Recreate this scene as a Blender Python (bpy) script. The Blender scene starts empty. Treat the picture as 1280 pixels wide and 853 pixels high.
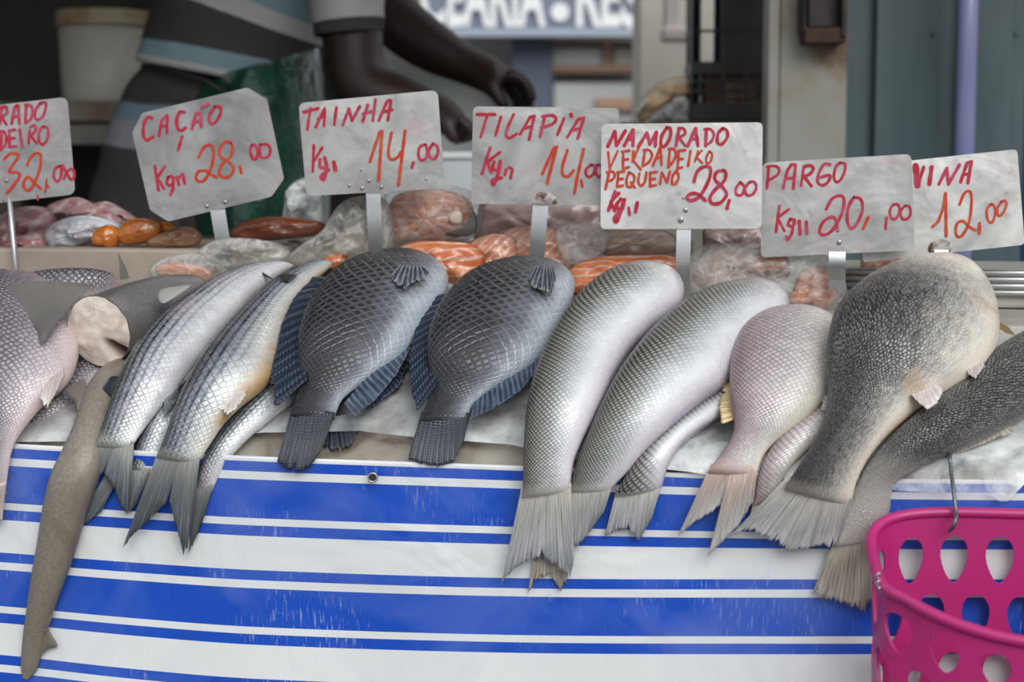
import bpy, bmesh, math, random
from mathutils import Vector, noise
random.seed(7)
C = bpy.context.scene.collection
SC = bpy.context.scene

# ------------------------------------------------------------------ camera, sky, light, exposure
D0, ZC, PITCH, FPX = 1.6, 1.25, math.radians(6.0), 2133.0
CAM = Vector((0, -D0, ZC))
FW = Vector((0, math.cos(PITCH), -math.sin(PITCH)))
UP = Vector((0, math.sin(PITCH), math.cos(PITCH)))
RT = Vector((1, 0, 0))
cam = bpy.data.cameras.new('camera')
cam.sensor_width = 36.0
cam.lens = 36.0 * FPX / 1280.0
cam.dof.use_dof = True
cam.dof.focus_distance = 1.72
cam.dof.aperture_fstop = 5.0
cam.clip_end = 60
camo = bpy.data.objects.new('camera', cam)
C.objects.link(camo)
camo.location = CAM
camo.rotation_euler = (math.pi / 2 - PITCH, 0, 0)
SC.camera = camo
SC.view_settings.view_transform = 'Standard'
SC.view_settings.look = 'None'
SC.view_settings.gamma = 1.0
SC.view_settings.use_curve_mapping = False
SC.view_settings.exposure = 0.16

world = bpy.data.worlds.new('sky')
SC.world = world
world.use_nodes = True
wn, wl = world.node_tree.nodes, world.node_tree.links
bg = wn['Background']
tc = wn.new('ShaderNodeTexCoord')
sx = wn.new('ShaderNodeSeparateXYZ')
wl.new(tc.outputs['Generated'], sx.inputs[0])
wr = wn.new('ShaderNodeValToRGB')
wr.color_ramp.elements[0].position = 0.42
wr.color_ramp.elements[0].color = (0.20, 0.19, 0.18, 1)
wr.color_ramp.elements[1].position = 0.9
wr.color_ramp.elements[1].color = (0.93, 0.97, 1.0, 1)
e = wr.color_ramp.elements.new(0.56)
e.color = (0.62, 0.65, 0.68, 1)
mm = wn.new('ShaderNodeMath'); mm.operation = 'MULTIPLY_ADD'
mm.inputs[1].default_value = 0.5; mm.inputs[2].default_value = 0.5
wl.new(sx.outputs['Z'], mm.inputs[0])
wl.new(mm.outputs[0], wr.inputs[0])
wl.new(wr.outputs[0], bg.inputs[0])
bg.inputs[1].default_value = 0.9

sun = bpy.data.lights.new('sun', 'SUN')
sun.energy = 1.7
sun.angle = math.radians(40)
sun.color = (1.0, 0.98, 0.95)
suno = bpy.data.objects.new('sun', sun)
C.objects.link(suno)
suno.rotation_euler = (math.radians(50), math.radians(24), 0)

# ------------------------------------------------------------------ projection helpers (place geometry)
KY = 0.14                       # the counter runs a little away to the left
NK = math.sqrt(1 + KY * KY)
G = Vector((KY / NK, 1 / NK, 0))
SL = math.radians(30)
NS = Vector((-math.sin(SL) * G.x, -math.sin(SL) * G.y, math.cos(SL)))
Z0 = ZC - D0 * math.tan(PITCH + math.atan((581 - 426.5) / FPX))
P0 = Vector((0, 0, Z0))


def ray(px, py):
    return FW + RT * ((px - 640) / FPX) + UP * ((426.5 - py) / FPX)


def at(px, py, Y):
    d = ray(px, py)
    return CAM + d * ((Y - CAM.y) / d.y)


def atq(px, py, q):
    d = ray(px, py)
    return CAM + d * ((q - CAM.dot(G)) / d.dot(G))


def surf(px, py, off=0.0, k=0.07):
    d = ray(px, py)
    t1 = (-off - CAM.dot(G)) / d.dot(G)
    t2 = (off - (CAM - P0).dot(NS)) / d.dot(NS)
    h = max(k - abs(t1 - t2), 0)
    return CAM + d * (max(t1, t2) + h * h / (4 * k))


def vdepth(p):
    return (p - CAM).dot(FW)


def atd(px, py, depth):
    return CAM + ray(px, py) * depth


def crom(pts, n, closed=False):
    m = len(pts)
    out = []
    segs = m if closed else m - 1
    for i in range(n):
        u = i / n * segs if closed else i / (n - 1) * segs
        j = min(int(u), segs - 1)
        f = u - j
        def g(a):
            if closed:
                return pts[a % m]
            return pts[min(max(a, 0), m - 1)]
        a, b, c, d = g(j - 1), g(j), g(j + 1), g(j + 2)
        out.append(tuple(0.5 * ((2 * b[q]) + (-a[q] + c[q]) * f + (2 * a[q] - 5 * b[q] + 4 * c[q] - d[q]) * f * f
                                + (-a[q] + 3 * b[q] - 3 * c[q] + d[q]) * f ** 3) for q in range(len(b))))
    return out


def polyline(pts, n):
    L = [0]
    for a, b in zip(pts, pts[1:]):
        L.append(L[-1] + math.dist(a, b))
    out = []
    for i in range(n):
        s = L[-1] * i / (n - 1)
        j = 0
        while j < len(pts) - 2 and L[j + 1] < s:
            j += 1
        f = (s - L[j]) / max(L[j + 1] - L[j], 1e-9)
        out.append(tuple(pts[j][q] + (pts[j + 1][q] - pts[j][q]) * f for q in range(len(pts[j]))))
    return out


# ------------------------------------------------------------------ objects
def link(name, verts, faces, mat, parent=None, smooth=True, uvs=None, matidx=None):
    me = bpy.data.meshes.new(name)
    me.from_pydata([tuple(v) for v in verts], [], faces)
    if uvs:
        for nm, arr in uvs.items():
            lay = me.uv_layers.new(name=nm)
            for lp in me.loops:
                lay.data[lp.index].uv = arr[lp.vertex_index]
    if smooth:
        me.polygons.foreach_set('use_smooth', [True] * len(me.polygons))
    if isinstance(mat, (list, tuple)):
        for m in mat:
            me.materials.append(m)
        if matidx:
            me.polygons.foreach_set('material_index', matidx)
    else:
        me.materials.append(mat)
    me.update()
    o = bpy.data.objects.new(name, me)
    C.objects.link(o)
    if parent:
        o.parent = parent
        o.matrix_parent_inverse = parent.matrix_basis.inverted()
    return o


def tag(o, label, cat, group=None, kind=None):
    o['label'] = label
    o['category'] = cat
    if group:
        o['group'] = group
    if kind:
        o['kind'] = kind
    return o


def struct(o, label=None):
    o['kind'] = 'structure'
    if label:
        o['label'] = label
    return o


def thing(name, loc, label, cat, group=None):
    o = bpy.data.objects.new(name, None)
    o.empty_display_size = 0.05
    C.objects.link(o)
    o.location = loc
    return tag(o, label, cat, group)


class MB:
    def __init__(s):
        s.v, s.f = [], []

    def box(s, lo, hi):
        b = len(s.v)
        for z in (lo[2], hi[2]):
            for y in (lo[1], hi[1]):
                for x in (lo[0], hi[0]):
                    s.v.append(Vector((x, y, z)))
        for f in ((0, 2, 3, 1), (4, 5, 7, 6), (0, 1, 5, 4), (2, 6, 7, 3), (0, 4, 6, 2), (1, 3, 7, 5)):
            s.f.append(tuple(b + i for i in f))
        return s

    def tube(s, pts, r, n=10, cap=True, flat=1.0):
        b = len(s.v)
        pts = [Vector(p) for p in pts]
        m = len(pts)
        rr = r if isinstance(r, (list, tuple)) else [r] * m
        ref = None
        for i, p in enumerate(pts):
            t = (pts[min(i + 1, m - 1)] - pts[max(i - 1, 0)]).normalized()
            if ref is None:
                ref = Vector((0, 0, 1)) if abs(t.z) < 0.9 else Vector((0, 1, 0))
            u = (ref - t * ref.dot(t)).normalized()
            ref = u
            w = t.cross(u)
            for j in range(n):
                a = 2 * math.pi * j / n
                s.v.append(p + (u * math.cos(a) * flat + w * math.sin(a)) * rr[i])
        for i in range(m - 1):
            for j in range(n):
                k = (j + 1) % n
                s.f.append((b + i * n + j, b + i * n + k, b + (i + 1) * n + k, b + (i + 1) * n + j))
        if cap:
            s.f.append(tuple(b + j for j in reversed(range(n))))
            s.f.append(tuple(b + (m - 1) * n + j for j in range(n)))
        return s

    def lathe(s, c, prof, n=40):
        b = len(s.v)
        c = Vector(c)
        m = len(prof)
        for (r, z) in prof:
            for j in range(n):
                a = 2 * math.pi * j / n
                s.v.append(c + Vector((r * math.cos(a), r * math.sin(a), z)))
        for i in range(m - 1):
            for j in range(n):
                k = (j + 1) % n
                s.f.append((b + i * n + j, b + i * n + k, b + (i + 1) * n + k, b + (i + 1) * n + j))
        return s

    def build(s, name, mat, parent=None, smooth=False, bevel=0):
        o = link(name, s.v, s.f, mat, parent, smooth)
        if bevel:
            m = o.modifiers.new('bevel', 'BEVEL')
            m.width = bevel
            m.segments = 2
            m.limit_method = 'ANGLE'
        return o


# ------------------------------------------------------------------ materials
def newmat(name):
    m = bpy.data.materials.new(name)
    m.use_nodes = True
    nt = m.node_tree
    return m, nt, nt.nodes['Principled BSDF']


def setp(b, color=None, rough=0.5, metal=0.0, coat=0.0, spec=0.5, alpha=1.0, trans=0.0, sss=0.0):
    if color is not None:
        b.inputs['Base Color'].default_value = (*color, 1)
    b.inputs['Roughness'].default_value = rough
    b.inputs['Metallic'].default_value = metal
    b.inputs['Coat Weight'].default_value = coat
    b.inputs['Coat Roughness'].default_value = 0.12
    b.inputs['Specular IOR Level'].default_value = spec
    b.inputs['Alpha'].default_value = alpha
    b.inputs['Transmission Weight'].default_value = trans
    if sss:
        b.inputs['Subsurface Weight'].default_value = sss
        b.inputs['Subsurface Radius'].default_value = (0.008, 0.004, 0.003)
        b.inputs['Subsurface Scale'].default_value = 1.0


def N(nt, t, **kw):
    n = nt.nodes.new('ShaderNode' + t)
    for k, v in kw.items():
        setattr(n, k, v)
    return n


def math_(nt, op, a, b=None, c=None, clamp=False):
    n = N(nt, 'Math', operation=op, use_clamp=clamp)
    for i, x in enumerate((a, b, c)):
        if x is None:
            continue
        if isinstance(x, (int, float)):
            n.inputs[i].default_value = x
        else:
            nt.links.new(x, n.inputs[i])
    return n.outputs[0]


def mixc(nt, fac, a, b, mode='MIX'):
    n = N(nt, 'Mix', data_type='RGBA', blend_type=mode)
    for i, x in ((0, fac), (6, a), (7, b)):
        if isinstance(x, (int, float)):
            n.inputs[i].default_value = x
        elif isinstance(x, tuple):
            n.inputs[i].default_value = (*x, 1)
        else:
            nt.links.new(x, n.inputs[i])
    return n.outputs[2]


def ramp(nt, fac, stops):
    n = N(nt, 'ValToRGB')
    cr = n.color_ramp
    while len(cr.elements) < len(stops):
        cr.elements.new(0.5)
    for e, (p, c) in zip(cr.elements, stops):
        e.position = p
        e.color = (*c, 1) if len(c) == 3 else c
    nt.links.new(fac, n.inputs[0])
    return n.outputs[0]


def noisef(nt, scale, detail=4, vec=None, dist=0.0, rough=0.55):
    n = N(nt, 'TexNoise')
    n.inputs['Scale'].default_value = scale
    n.inputs['Detail'].default_value = detail
    n.inputs['Distortion'].default_value = dist
    n.inputs['Roughness'].default_value = rough
    if vec is None:
        t = N(nt, 'TexCoord')
        vec = t.outputs['Object']
    nt.links.new(vec, n.inputs['Vector'])
    return n.outputs['Fac']


def bump(nt, b, h, strength=0.3, dist=0.001, into=('Normal', 'Coat Normal')):
    n = N(nt, 'Bump')
    n.inputs['Strength'].default_value = strength
    n.inputs['Distance'].default_value = dist
    nt.links.new(h, n.inputs['Height'])
    for i in into:
        nt.links.new(n.outputs[0], b.inputs[i])


def plain(name, color, rough=0.5, metal=0.0, coat=0.0, c2=None, nscale=20, lo=0.4, hi=0.65, bstr=0.0, bscale=60, bdist=0.001, detail=5, **kw):
    m, nt, b = newmat(name)
    setp(b, color, rough, metal, coat, **kw)
    if c2 is not None:
        f = noisef(nt, nscale, detail)
        nt.links.new(ramp(nt, f, [(lo, color), (hi, c2)]), b.inputs['Base Color'])
    if bstr:
        bump(nt, b, noisef(nt, bscale, 4), bstr, bdist)
    return m


def fish_mat(name, grad, size, edge, edge_str, rough=0.3, metal=0.3, tailc=None, headc=None, rows=0, rowc=(0.1, 0.1, 0.12),
             rowlim=0.6, patch=None, rand=0.25, fade=(0.45, 0.95), bstr=0.5, ew=0.16, light=None, aspect=1.0, streak=0.0, headpos=0.86, tailscale=0.8):
    m, nt, b = newmat(name)
    setp(b, (0.5, 0.5, 0.5), rough, metal, 0.3, 0.4)
    uv = N(nt, 'UVMap', uv_map='scales')
    gv = N(nt, 'UVMap', uv_map='grad')
    sp = N(nt, 'SeparateXYZ')
    nt.links.new(gv.outputs[0], sp.inputs[0])
    s, w = sp.outputs[0], sp.outputs[1]
    nz = noisef(nt, 22, 4, dist=0.4)
    fine = noisef(nt, 90, 3)
    wj = math_(nt, 'ADD', w, math_(nt, 'MULTIPLY', math_(nt, 'SUBTRACT', nz, 0.5), 0.22))
    base = ramp(nt, wj, grad)
    # scales: a staggered lattice
    mp = N(nt, 'Mapping')
    mp.inputs['Rotation'].default_value = (0, 0, math.radians(45))
    k = 1.0 / size
    mp0 = N(nt, 'Mapping')
    mp0.inputs['Scale'].default_value = (k, k * aspect, 1)
    nt.links.new(uv.outputs[0], mp0.inputs[0])
    nt.links.new(mp0.outputs[0], mp.inputs[0])
    ve = N(nt, 'TexVoronoi', voronoi_dimensions='2D', feature='DISTANCE_TO_EDGE')
    vf = N(nt, 'TexVoronoi', voronoi_dimensions='2D', feature='F1')
    for v in (ve, vf):
        v.inputs['Scale'].default_value = 1.0
        v.inputs['Randomness'].default_value = rand
        nt.links.new(mp.outputs[0], v.inputs['Vector'])
    em = math_(nt, 'SUBTRACT', 1.0, math_(nt, 'DIVIDE', ve.outputs['Distance'], ew, clamp=True), clamp=True)
    fd = N(nt, 'MapRange')
    fd.inputs['From Min'].default_value = fade[0]
    fd.inputs['From Max'].default_value = fade[1]
    fd.inputs['To Min'].default_value = 1.0
    fd.inputs['To Max'].default_value = 0.05
    wf = math_(nt, 'SUBTRACT', wj, math_(nt, 'MULTIPLY', math_(nt, 'MAXIMUM', math_(nt, 'SUBTRACT', 0.38, s), 0.0), tailscale))
    nt.links.new(wf, fd.inputs[0])
    # scales die out on the head
    hd = N(nt, 'MapRange')
    hd.inputs['From Min'].default_value = headpos - 0.05
    hd.inputs['From Max'].default_value = headpos + 0.08
    hd.inputs['To Min'].default_value = 1.0
    hd.inputs['To Max'].default_value = 0.12
    nt.links.new(s, hd.inputs[0])
    tl = N(nt, 'MapRange')                    # and on the tail root
    tl.inputs['From Min'].default_value = 0.02
    tl.inputs['From Max'].default_value = 0.10
    nt.links.new(math_(nt, 'ADD', s, math_(nt, 'MULTIPLY', math_(nt, 'SUBTRACT', fine, 0.5), 0.08)), tl.inputs[0])
    msk = math_(nt, 'MULTIPLY', math_(nt, 'MULTIPLY', em, fd.outputs[0]), math_(nt, 'MULTIPLY', hd.outputs[0], tl.outputs[0]))
    msk = math_(nt, 'MULTIPLY', msk, math_(nt, 'MULTIPLY_ADD', nz, 1.0, 0.35))
    col = base
    vcol = N(nt, 'SeparateColor')
    nt.links.new(vf.outputs['Color'], vcol.inputs[0])
    # each scale has its own silver
    rnd = math_(nt, 'MULTIPLY_ADD', vcol.outputs[0], 0.5, 0.75)
    cr = N(nt, 'CombineColor')
    for i in range(3):
        nt.links.new(rnd, cr.inputs[i])
    hf = math_(nt, 'MULTIPLY', hd.outputs[0], math_(nt, 'MULTIPLY_ADD', fd.outputs[0], 0.8, 0.2))
    col = mixc(nt, math_(nt, 'MULTIPLY', hf, 0.6), col, mixc(nt, 1.0, col, cr.outputs[0], 'MULTIPLY'))
    if light:
        ctr = math_(nt, 'SUBTRACT', 1.0, math_(nt, 'DIVIDE', vf.outputs['Distance'], 0.45, clamp=True), clamp=True)
        col = mixc(nt, math_(nt, 'MULTIPLY', math_(nt, 'MULTIPLY', ctr, fd.outputs[0]), light[1]), col, light[0])  # scale centres tinted; on the croakers this paints glints
    if rows:
        rw = math_(nt, 'SINE', math_(nt, 'MULTIPLY', math_(nt, 'ADD', w, math_(nt, 'MULTIPLY', fine, 0.012)), rows * 2 * math.pi))
        rw = math_(nt, 'MULTIPLY_ADD', rw, 1.2, 0.1, clamp=True)
        fr = N(nt, 'MapRange')
        fr.inputs['From Min'].default_value = rowlim * 0.6
        fr.inputs['From Max'].default_value = rowlim
        fr.inputs['To Min'].default_value = 1.0
        fr.inputs['To Max'].default_value = 0.0
        nt.links.new(w, fr.inputs[0])
        rw = math_(nt, 'MULTIPLY', math_(nt, 'MULTIPLY', rw, fr.outputs[0]), math_(nt, 'MULTIPLY', hd.outputs[0], 1.0))
        col = mixc(nt, math_(nt, 'MULTIPLY', rw, math_(nt, 'MULTIPLY_ADD', vcol.outputs[1], 0.5, 0.5)), col, rowc)
    col = mixc(nt, math_(nt, 'MULTIPLY', msk, edge_str, clamp=True), col, edge)
    if streak:
        mps = N(nt, 'Mapping')
        mps.inputs['Scale'].default_value = (k * 0.35, k * 1.3, 1)
        mps.inputs['Rotation'].default_value = (0, 0, math.radians(62))
        nt.links.new(uv.outputs[0], mps.inputs[0])
        st = noisef(nt, 1.0, 4, vec=mps.outputs[0], dist=0.6)
        st = ramp(nt, st, [(0.42, (0, 0, 0)), (0.62, (1, 1, 1))])
        col = mixc(nt, math_(nt, 'MULTIPLY', st, math_(nt, 'MULTIPLY', fd.outputs[0], streak)), col, edge)
    if patch:
        pn = noisef(nt, patch[1], 3, dist=0.8)
        pf = ramp(nt, pn, [(patch[2], (0, 0, 0)), (min(patch[2] + 0.14, 1), (1, 1, 1))])
        lim = N(nt, 'MapRange')
        lim.inputs['From Min'].default_value = patch[3]
        lim.inputs['From Max'].default_value = patch[3] + 0.2
        nt.links.new(w, lim.inputs[0])
        col = mixc(nt, math_(nt, 'MULTIPLY', math_(nt, 'MULTIPLY', pf, lim.outputs[0]), patch[4]), col, patch[0])
    if headc:
        hm = N(nt, 'MapRange')
        hm.inputs['From Min'].default_value = headpos - 0.06
        hm.inputs['From Max'].default_value = headpos + 0.1
        nt.links.new(math_(nt, 'ADD', s, math_(nt, 'MULTIPLY', math_(nt, 'SUBTRACT', nz, 0.5), 0.2)), hm.inputs[0])
        col = mixc(nt, math_(nt, 'MULTIPLY', hm.outputs[0], headc[1]), col, headc[0])
    if tailc:
        tm = N(nt, 'MapRange')
        tm.inputs['From Min'].default_value = 0.0
        tm.inputs['From Min'].default_value = 0.02
        tm.inputs['From Max'].default_value = tailc[2]
        tm.inputs['To Min'].default_value = 1.0
        tm.inputs['To Max'].default_value = 0.0
        nt.links.new(math_(nt, 'ADD', s, math_(nt, 'MULTIPLY', math_(nt, 'SUBTRACT', nz, 0.5), 0.1)), tm.inputs[0])
        col = mixc(nt, math_(nt, 'MULTIPLY', tm.outputs[0], tailc[1]), col, tailc[0])
    nt.links.new(col, b.inputs['Base Color'])
    rr = math_(nt, 'MULTIPLY_ADD', vcol.outputs[2], 0.22, rough - 0.08)
    nt.links.new(rr, b.inputs['Roughness'])
    h = math_(nt, 'ADD', math_(nt, 'MULTIPLY', math_(nt, 'SUBTRACT', 1.0, em), hf),
              math_(nt, 'MULTIPLY_ADD', math_(nt, 'MULTIPLY', vcol.outputs[1], hf), 0.35, math_(nt, 'MULTIPLY', fine, 0.5)))
    bump(nt, b, h, bstr, size * 0.16)
    return m


def fin_mat(name, base, tip, rayc, nrays=26, rough=0.35, cross=0.0, metal=0.1, alpha=1.0, raystr=0.6, edgec=None):
    m, nt, b = newmat(name)
    setp(b, base, rough, metal, 0.4, 0.5)
    uv = N(nt, 'UVMap', uv_map='grad')
    sp = N(nt, 'SeparateXYZ')
    nt.links.new(uv.outputs[0], sp.inputs[0])
    nz = noisef(nt, 45, 4, dist=0.5)
    f = math_(nt, 'ADD', sp.outputs[1], math_(nt, 'MULTIPLY', math_(nt, 'SUBTRACT', nz, 0.5), 0.5))
    stops = [(0.05, base), (0.75, tip)]
    if edgec:
        stops.append((0.98, edgec))
    col = ramp(nt, f, stops)
    rs = math_(nt, 'SINE', math_(nt, 'MULTIPLY', math_(nt, 'ADD', sp.outputs[0], math_(nt, 'MULTIPLY', nz, 0.03)), nrays * 2 * math.pi))
    rs = math_(nt, 'MULTIPLY_ADD', rs, 0.5, 0.5)
    r2 = math_(nt, 'SINE', math_(nt, 'MULTIPLY', sp.outputs[0], nrays * 4.6 * math.pi))
    r2 = math_(nt, 'MULTIPLY', math_(nt, 'MULTIPLY_ADD', r2, 0.5, 0.5), sp.outputs[1])
    rs = math_(nt, 'MAXIMUM', math_(nt, 'POWER', rs, 2.0), math_(nt, 'MULTIPLY', r2, 0.5))
    h = rs
    if cross:
        cs = math_(nt, 'SINE', math_(nt, 'MULTIPLY', math_(nt, 'ADD', sp.outputs[1], math_(nt, 'MULTIPLY', nz, 0.08)), cross * 2 * math.pi))
        cs = math_(nt, 'MULTIPLY_ADD', cs, 0.9, 0.5, clamp=True)
        col = mixc(nt, math_(nt, 'MULTIPLY', math_(nt, 'MULTIPLY', cs, rs), 0.75), col, rayc)
        h = math_(nt, 'ADD', rs, math_(nt, 'MULTIPLY', cs, 0.4))
    else:
        col = mixc(nt, math_(nt, 'MULTIPLY', rs, raystr), col, rayc)
        mp = N(nt, 'Mapping')
        mp.inputs['Scale'].default_value = (nrays * 0.8, 1.6, 1)
        nt.links.new(uv.outputs[0], mp.inputs[0])
        sn = noisef(nt, 1.0, 3, vec=mp.outputs[0])
        col = mixc(nt, math_(nt, 'MULTIPLY', ramp(nt, sn, [(0.52, (0, 0, 0)), (0.70, (1, 1, 1))]), 0.55), col, tuple(0.45 * c for c in tip))
        col = mixc(nt, math_(nt, 'MULTIPLY', ramp(nt, sn, [(0.30, (1, 1, 1)), (0.45, (0, 0, 0))]), 0.5), col, tuple(min(1, 1.25 * c) for c in rayc))
    nt.links.new(col, b.inputs['Base Color'])
    bump(nt, b, h, 0.7, 0.0008)
    if alpha < 1:
        a = math_(nt, 'MULTIPLY_ADD', sp.outputs[1], -(1 - alpha), 1.0, clamp=True)
        nt.links.new(math_(nt, 'MAXIMUM', a, math_(nt, 'MULTIPLY', rs, 0.9)), b.inputs['Alpha'])
    return m


def film(name, color=(0.9, 0.92, 0.92), opac=0.3, rough=0.15, wr=60, bstr=0.6, bdist=0.003, wd=1.0):
    m = bpy.data.materials.new(name)
    m.use_nodes = True
    nt = m.node_tree
    nt.nodes.clear()
    out = N(nt, 'OutputMaterial')
    tr = N(nt, 'BsdfTransparent')
    tr.inputs[0].default_value = (0.97, 0.97, 0.97, 1)
    b = N(nt, 'BsdfPrincipled')
    setp(b, color, rough, 0, 0.3, 0.6)
    mx = N(nt, 'MixShader')
    nz = noisef(nt, wr, 5, dist=wd)
    lw = N(nt, 'LayerWeight')
    lw.inputs[0].default_value = 0.35
    fac = math_(nt, 'ADD', math_(nt, 'MULTIPLY', lw.outputs['Facing'], 0.45),
                math_(nt, 'MULTIPLY', ramp(nt, nz, [(0.35, (0.25, 0.25, 0.25)), (0.7, (1.6, 1.6, 1.6))]), opac), clamp=True)
    nt.links.new(fac, mx.inputs[0])
    nt.links.new(tr.outputs[0], mx.inputs[1])
    nt.links.new(b.outputs[0], mx.inputs[2])
    nt.links.new(mx.outputs[0], out.inputs[0])
    bn = N(nt, 'Bump')
    bn.inputs['Strength'].default_value = bstr
    bn.inputs['Distance'].default_value = bdist
    nt.links.new(nz, bn.inputs['Height'])
    nt.links.new(bn.outputs[0], b.inputs['Normal'])
    return m


# ------------------------------------------------------------------ setting: ground, stall, far shop
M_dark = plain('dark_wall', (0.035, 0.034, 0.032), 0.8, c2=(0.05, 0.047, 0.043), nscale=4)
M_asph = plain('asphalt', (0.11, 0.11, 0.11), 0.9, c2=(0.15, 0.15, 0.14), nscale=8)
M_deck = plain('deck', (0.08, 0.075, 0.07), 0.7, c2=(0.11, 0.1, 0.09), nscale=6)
M_roof = plain('shade_roof', (0.10, 0.10, 0.11), 0.9)
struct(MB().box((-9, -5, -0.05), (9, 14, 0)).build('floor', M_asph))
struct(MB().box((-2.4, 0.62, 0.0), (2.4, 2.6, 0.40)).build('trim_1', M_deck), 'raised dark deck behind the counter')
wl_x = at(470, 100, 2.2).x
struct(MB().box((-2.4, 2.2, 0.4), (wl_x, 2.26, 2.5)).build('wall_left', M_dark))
struct(MB().box((-2.46, 0.7, 0.4), (-2.4, 2.6, 2.5)).build('unseen_wall_side', M_dark))  # unseen side wall added to darken the left
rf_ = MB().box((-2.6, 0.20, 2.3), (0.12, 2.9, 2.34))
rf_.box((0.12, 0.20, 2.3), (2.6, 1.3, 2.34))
struct(rf_.build('unseen_ceiling', M_roof))  # unseen roof added to darken the stall; right gap lets sky in


def px_box(mb, x0, y0, x1, y1, Y, dy):
    a, b = at(x0, y1, Y), at(x1, y0, Y)
    mb.box((a.x, Y, a.z), (b.x, Y + dy, b.z))
    return mb


# truck wall on the right
def truck_mat():
    m, nt, b = newmat('blue_grey_sheet')
    setp(b, (0.1, 0.14, 0.15), 0.4, 0.0, 0.0, 0.5)
    t = N(nt, 'TexCoord')
    mp = N(nt, 'Mapping')
    mp.inputs['Scale'].default_value = (9, 1, 1.2)
    nt.links.new(t.outputs['Object'], mp.inputs[0])
    f = noisef(nt, 1.3, 3, vec=mp.outputs[0], dist=0.3)
    nt.links.new(ramp(nt, f, [(0.35, (0.075, 0.12, 0.135)), (0.6, (0.115, 0.165, 0.175)), (0.75, (0.17, 0.21, 0.21))]), b.inputs['Base Color'])
    bump(nt, b, f, 0.2, 0.01)
    return m


M_truck = truck_mat()
a = at(1040, 0, 1.35)
mb = MB()
mb.box((a.x, 1.37, 0.4), (1.6, 1.40, 2.3))
x0, x1 = at(1096, 0, 1.35).x, at(1171, 0, 1.35).x
mb.box((x0, 1.345, 0.4), (x1, 1.371, 2.3))
mb.box((at(1204, 0, 1.35).x, 1.345, 0.4), (at(1268, 0, 1.35).x, 1.371, 2.3))
for (bx, by) in ((1167, 43), (1270, 43)):
    p = at(bx, by, 1.345)
    mb.box((p.x - .003, 1.338, p.z - .005), (p.x + .003, 1.346, p.z + .005))
struct(mb.build('wall_right', M_truck, bevel=0.002))
M_teal = plain('teal_paint', (0.03, 0.22, 0.33), 0.4)
tl = px_box(MB(), 1267, -60, 1320, 900, 1.05, 0.05)
tag(tl.build('door_post', M_teal, bevel=0.004), 'teal painted upright post at the far right edge', 'post')
M_lilac = plain('lilac_pipe', (0.30, 0.31, 0.62), 0.3, 0.0, 0.4, c2=(0.36, 0.37, 0.66), nscale=6)
p0, p1 = at(1186, 900, 1.25), at(1186, -120, 1.25)
tag(MB().tube([(p0.x, 1.25, 0.4), (p0.x, 1.25, 2.3)], 0.0165, 20).build('pipe', M_lilac, smooth=True),
    'lilac blue vertical pipe standing against the grey panels', 'pipe')


def rust_mat():
    m, nt, b = newmat('rusty_cream_steel')
    setp(b, (0.4, 0.38, 0.34), 0.5, 0, 0, 0.4)
    f = noisef(nt, 6, 6, dist=0.5)
    t = N(nt, 'TexCoord')
    sp = N(nt, 'SeparateXYZ')
    nt.links.new(t.outputs['Object'], sp.inputs[0])
    f2 = math_(nt, 'ADD', f, math_(nt, 'MULTIPLY', math_(nt, 'SUBTRACT', sp.outputs[2], 1.37), 0.9))
    nt.links.new(ramp(nt, f2, [(0.42, (0.33, 0.33, 0.30)), (0.55, (0.30, 0.28, 0.23)), (0.66, (0.20, 0.13, 0.08)), (0.8, (0.07, 0.04, 0.03))]), b.inputs['Base Color'])
    return m


M_rust = rust_mat()
post = thing('steel_post', at(1015, 600, 1.15), 'cream steel post with rust streaks behind the signs', 'post')
a, b_ = at(976, 0, 1.15), at(1061, 0, 1.15)
MB().box((a.x, 1.15, 0.4), (b_.x, 1.21, 2.3)).build('web', M_rust, post, bevel=0.003)
a2 = at(960, 0, 1.15)
MB().box((a2.x, 1.14, 0.4), (a.x - 0.002, 1.20, 2.3)).build('flange', M_rust, post, bevel=0.003)
br = MB()
M_soot = plain('sooty_iron', (0.02, 0.022, 0.025), 0.45, 0.6, c2=(0.06, 0.05, 0.045), nscale=14)
px_box(br, 1004, -60, 1010, 40, 1.09, 0.06)
px_box(br, 1052, -60, 1061, 46, 1.09, 0.06)
px_box(br, 1010, -60, 1052, 34, 1.125, 0.025)
br.build('bracket', M_soot, post, bevel=0.002)
M_rustd = plain('dark_rust', (0.09, 0.04, 0.025), 0.8, c2=(0.04, 0.025, 0.02), nscale=40, bstr=0.5, bscale=80)
px_box(MB(), 1006, 34, 1058, 54, 1.095, 0.055).build('bracket_foot', M_rustd, post, bevel=0.003)

M_colm = plain('column_plaster', (0.62, 0.59, 0.52), 0.8, c2=(0.72, 0.69, 0.62), nscale=5)
a, b_ = at(800, 0, 2.5), at(872, 0, 2.5)
struct(MB().box((a.x, 2.5, 0.0), (b_.x + .25, 2.75, 2.6)).build('trim_2', M_colm, bevel=0.004), 'beige plastered column beside the opening')
M_prof = plain('pale_plastic', (0.80, 0.72, 0.69), 0.5)
pb = MB()
px_box(pb, 831, -80, 852, 42, 2.2, 0.06)
px_box(pb, 829, 34, 872, 50, 2.18, 0.10)
tag(pb.build('downpipe', M_prof, bevel=0.006), 'pinkish white hanging bracket profile on the column', 'bracket')

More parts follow.
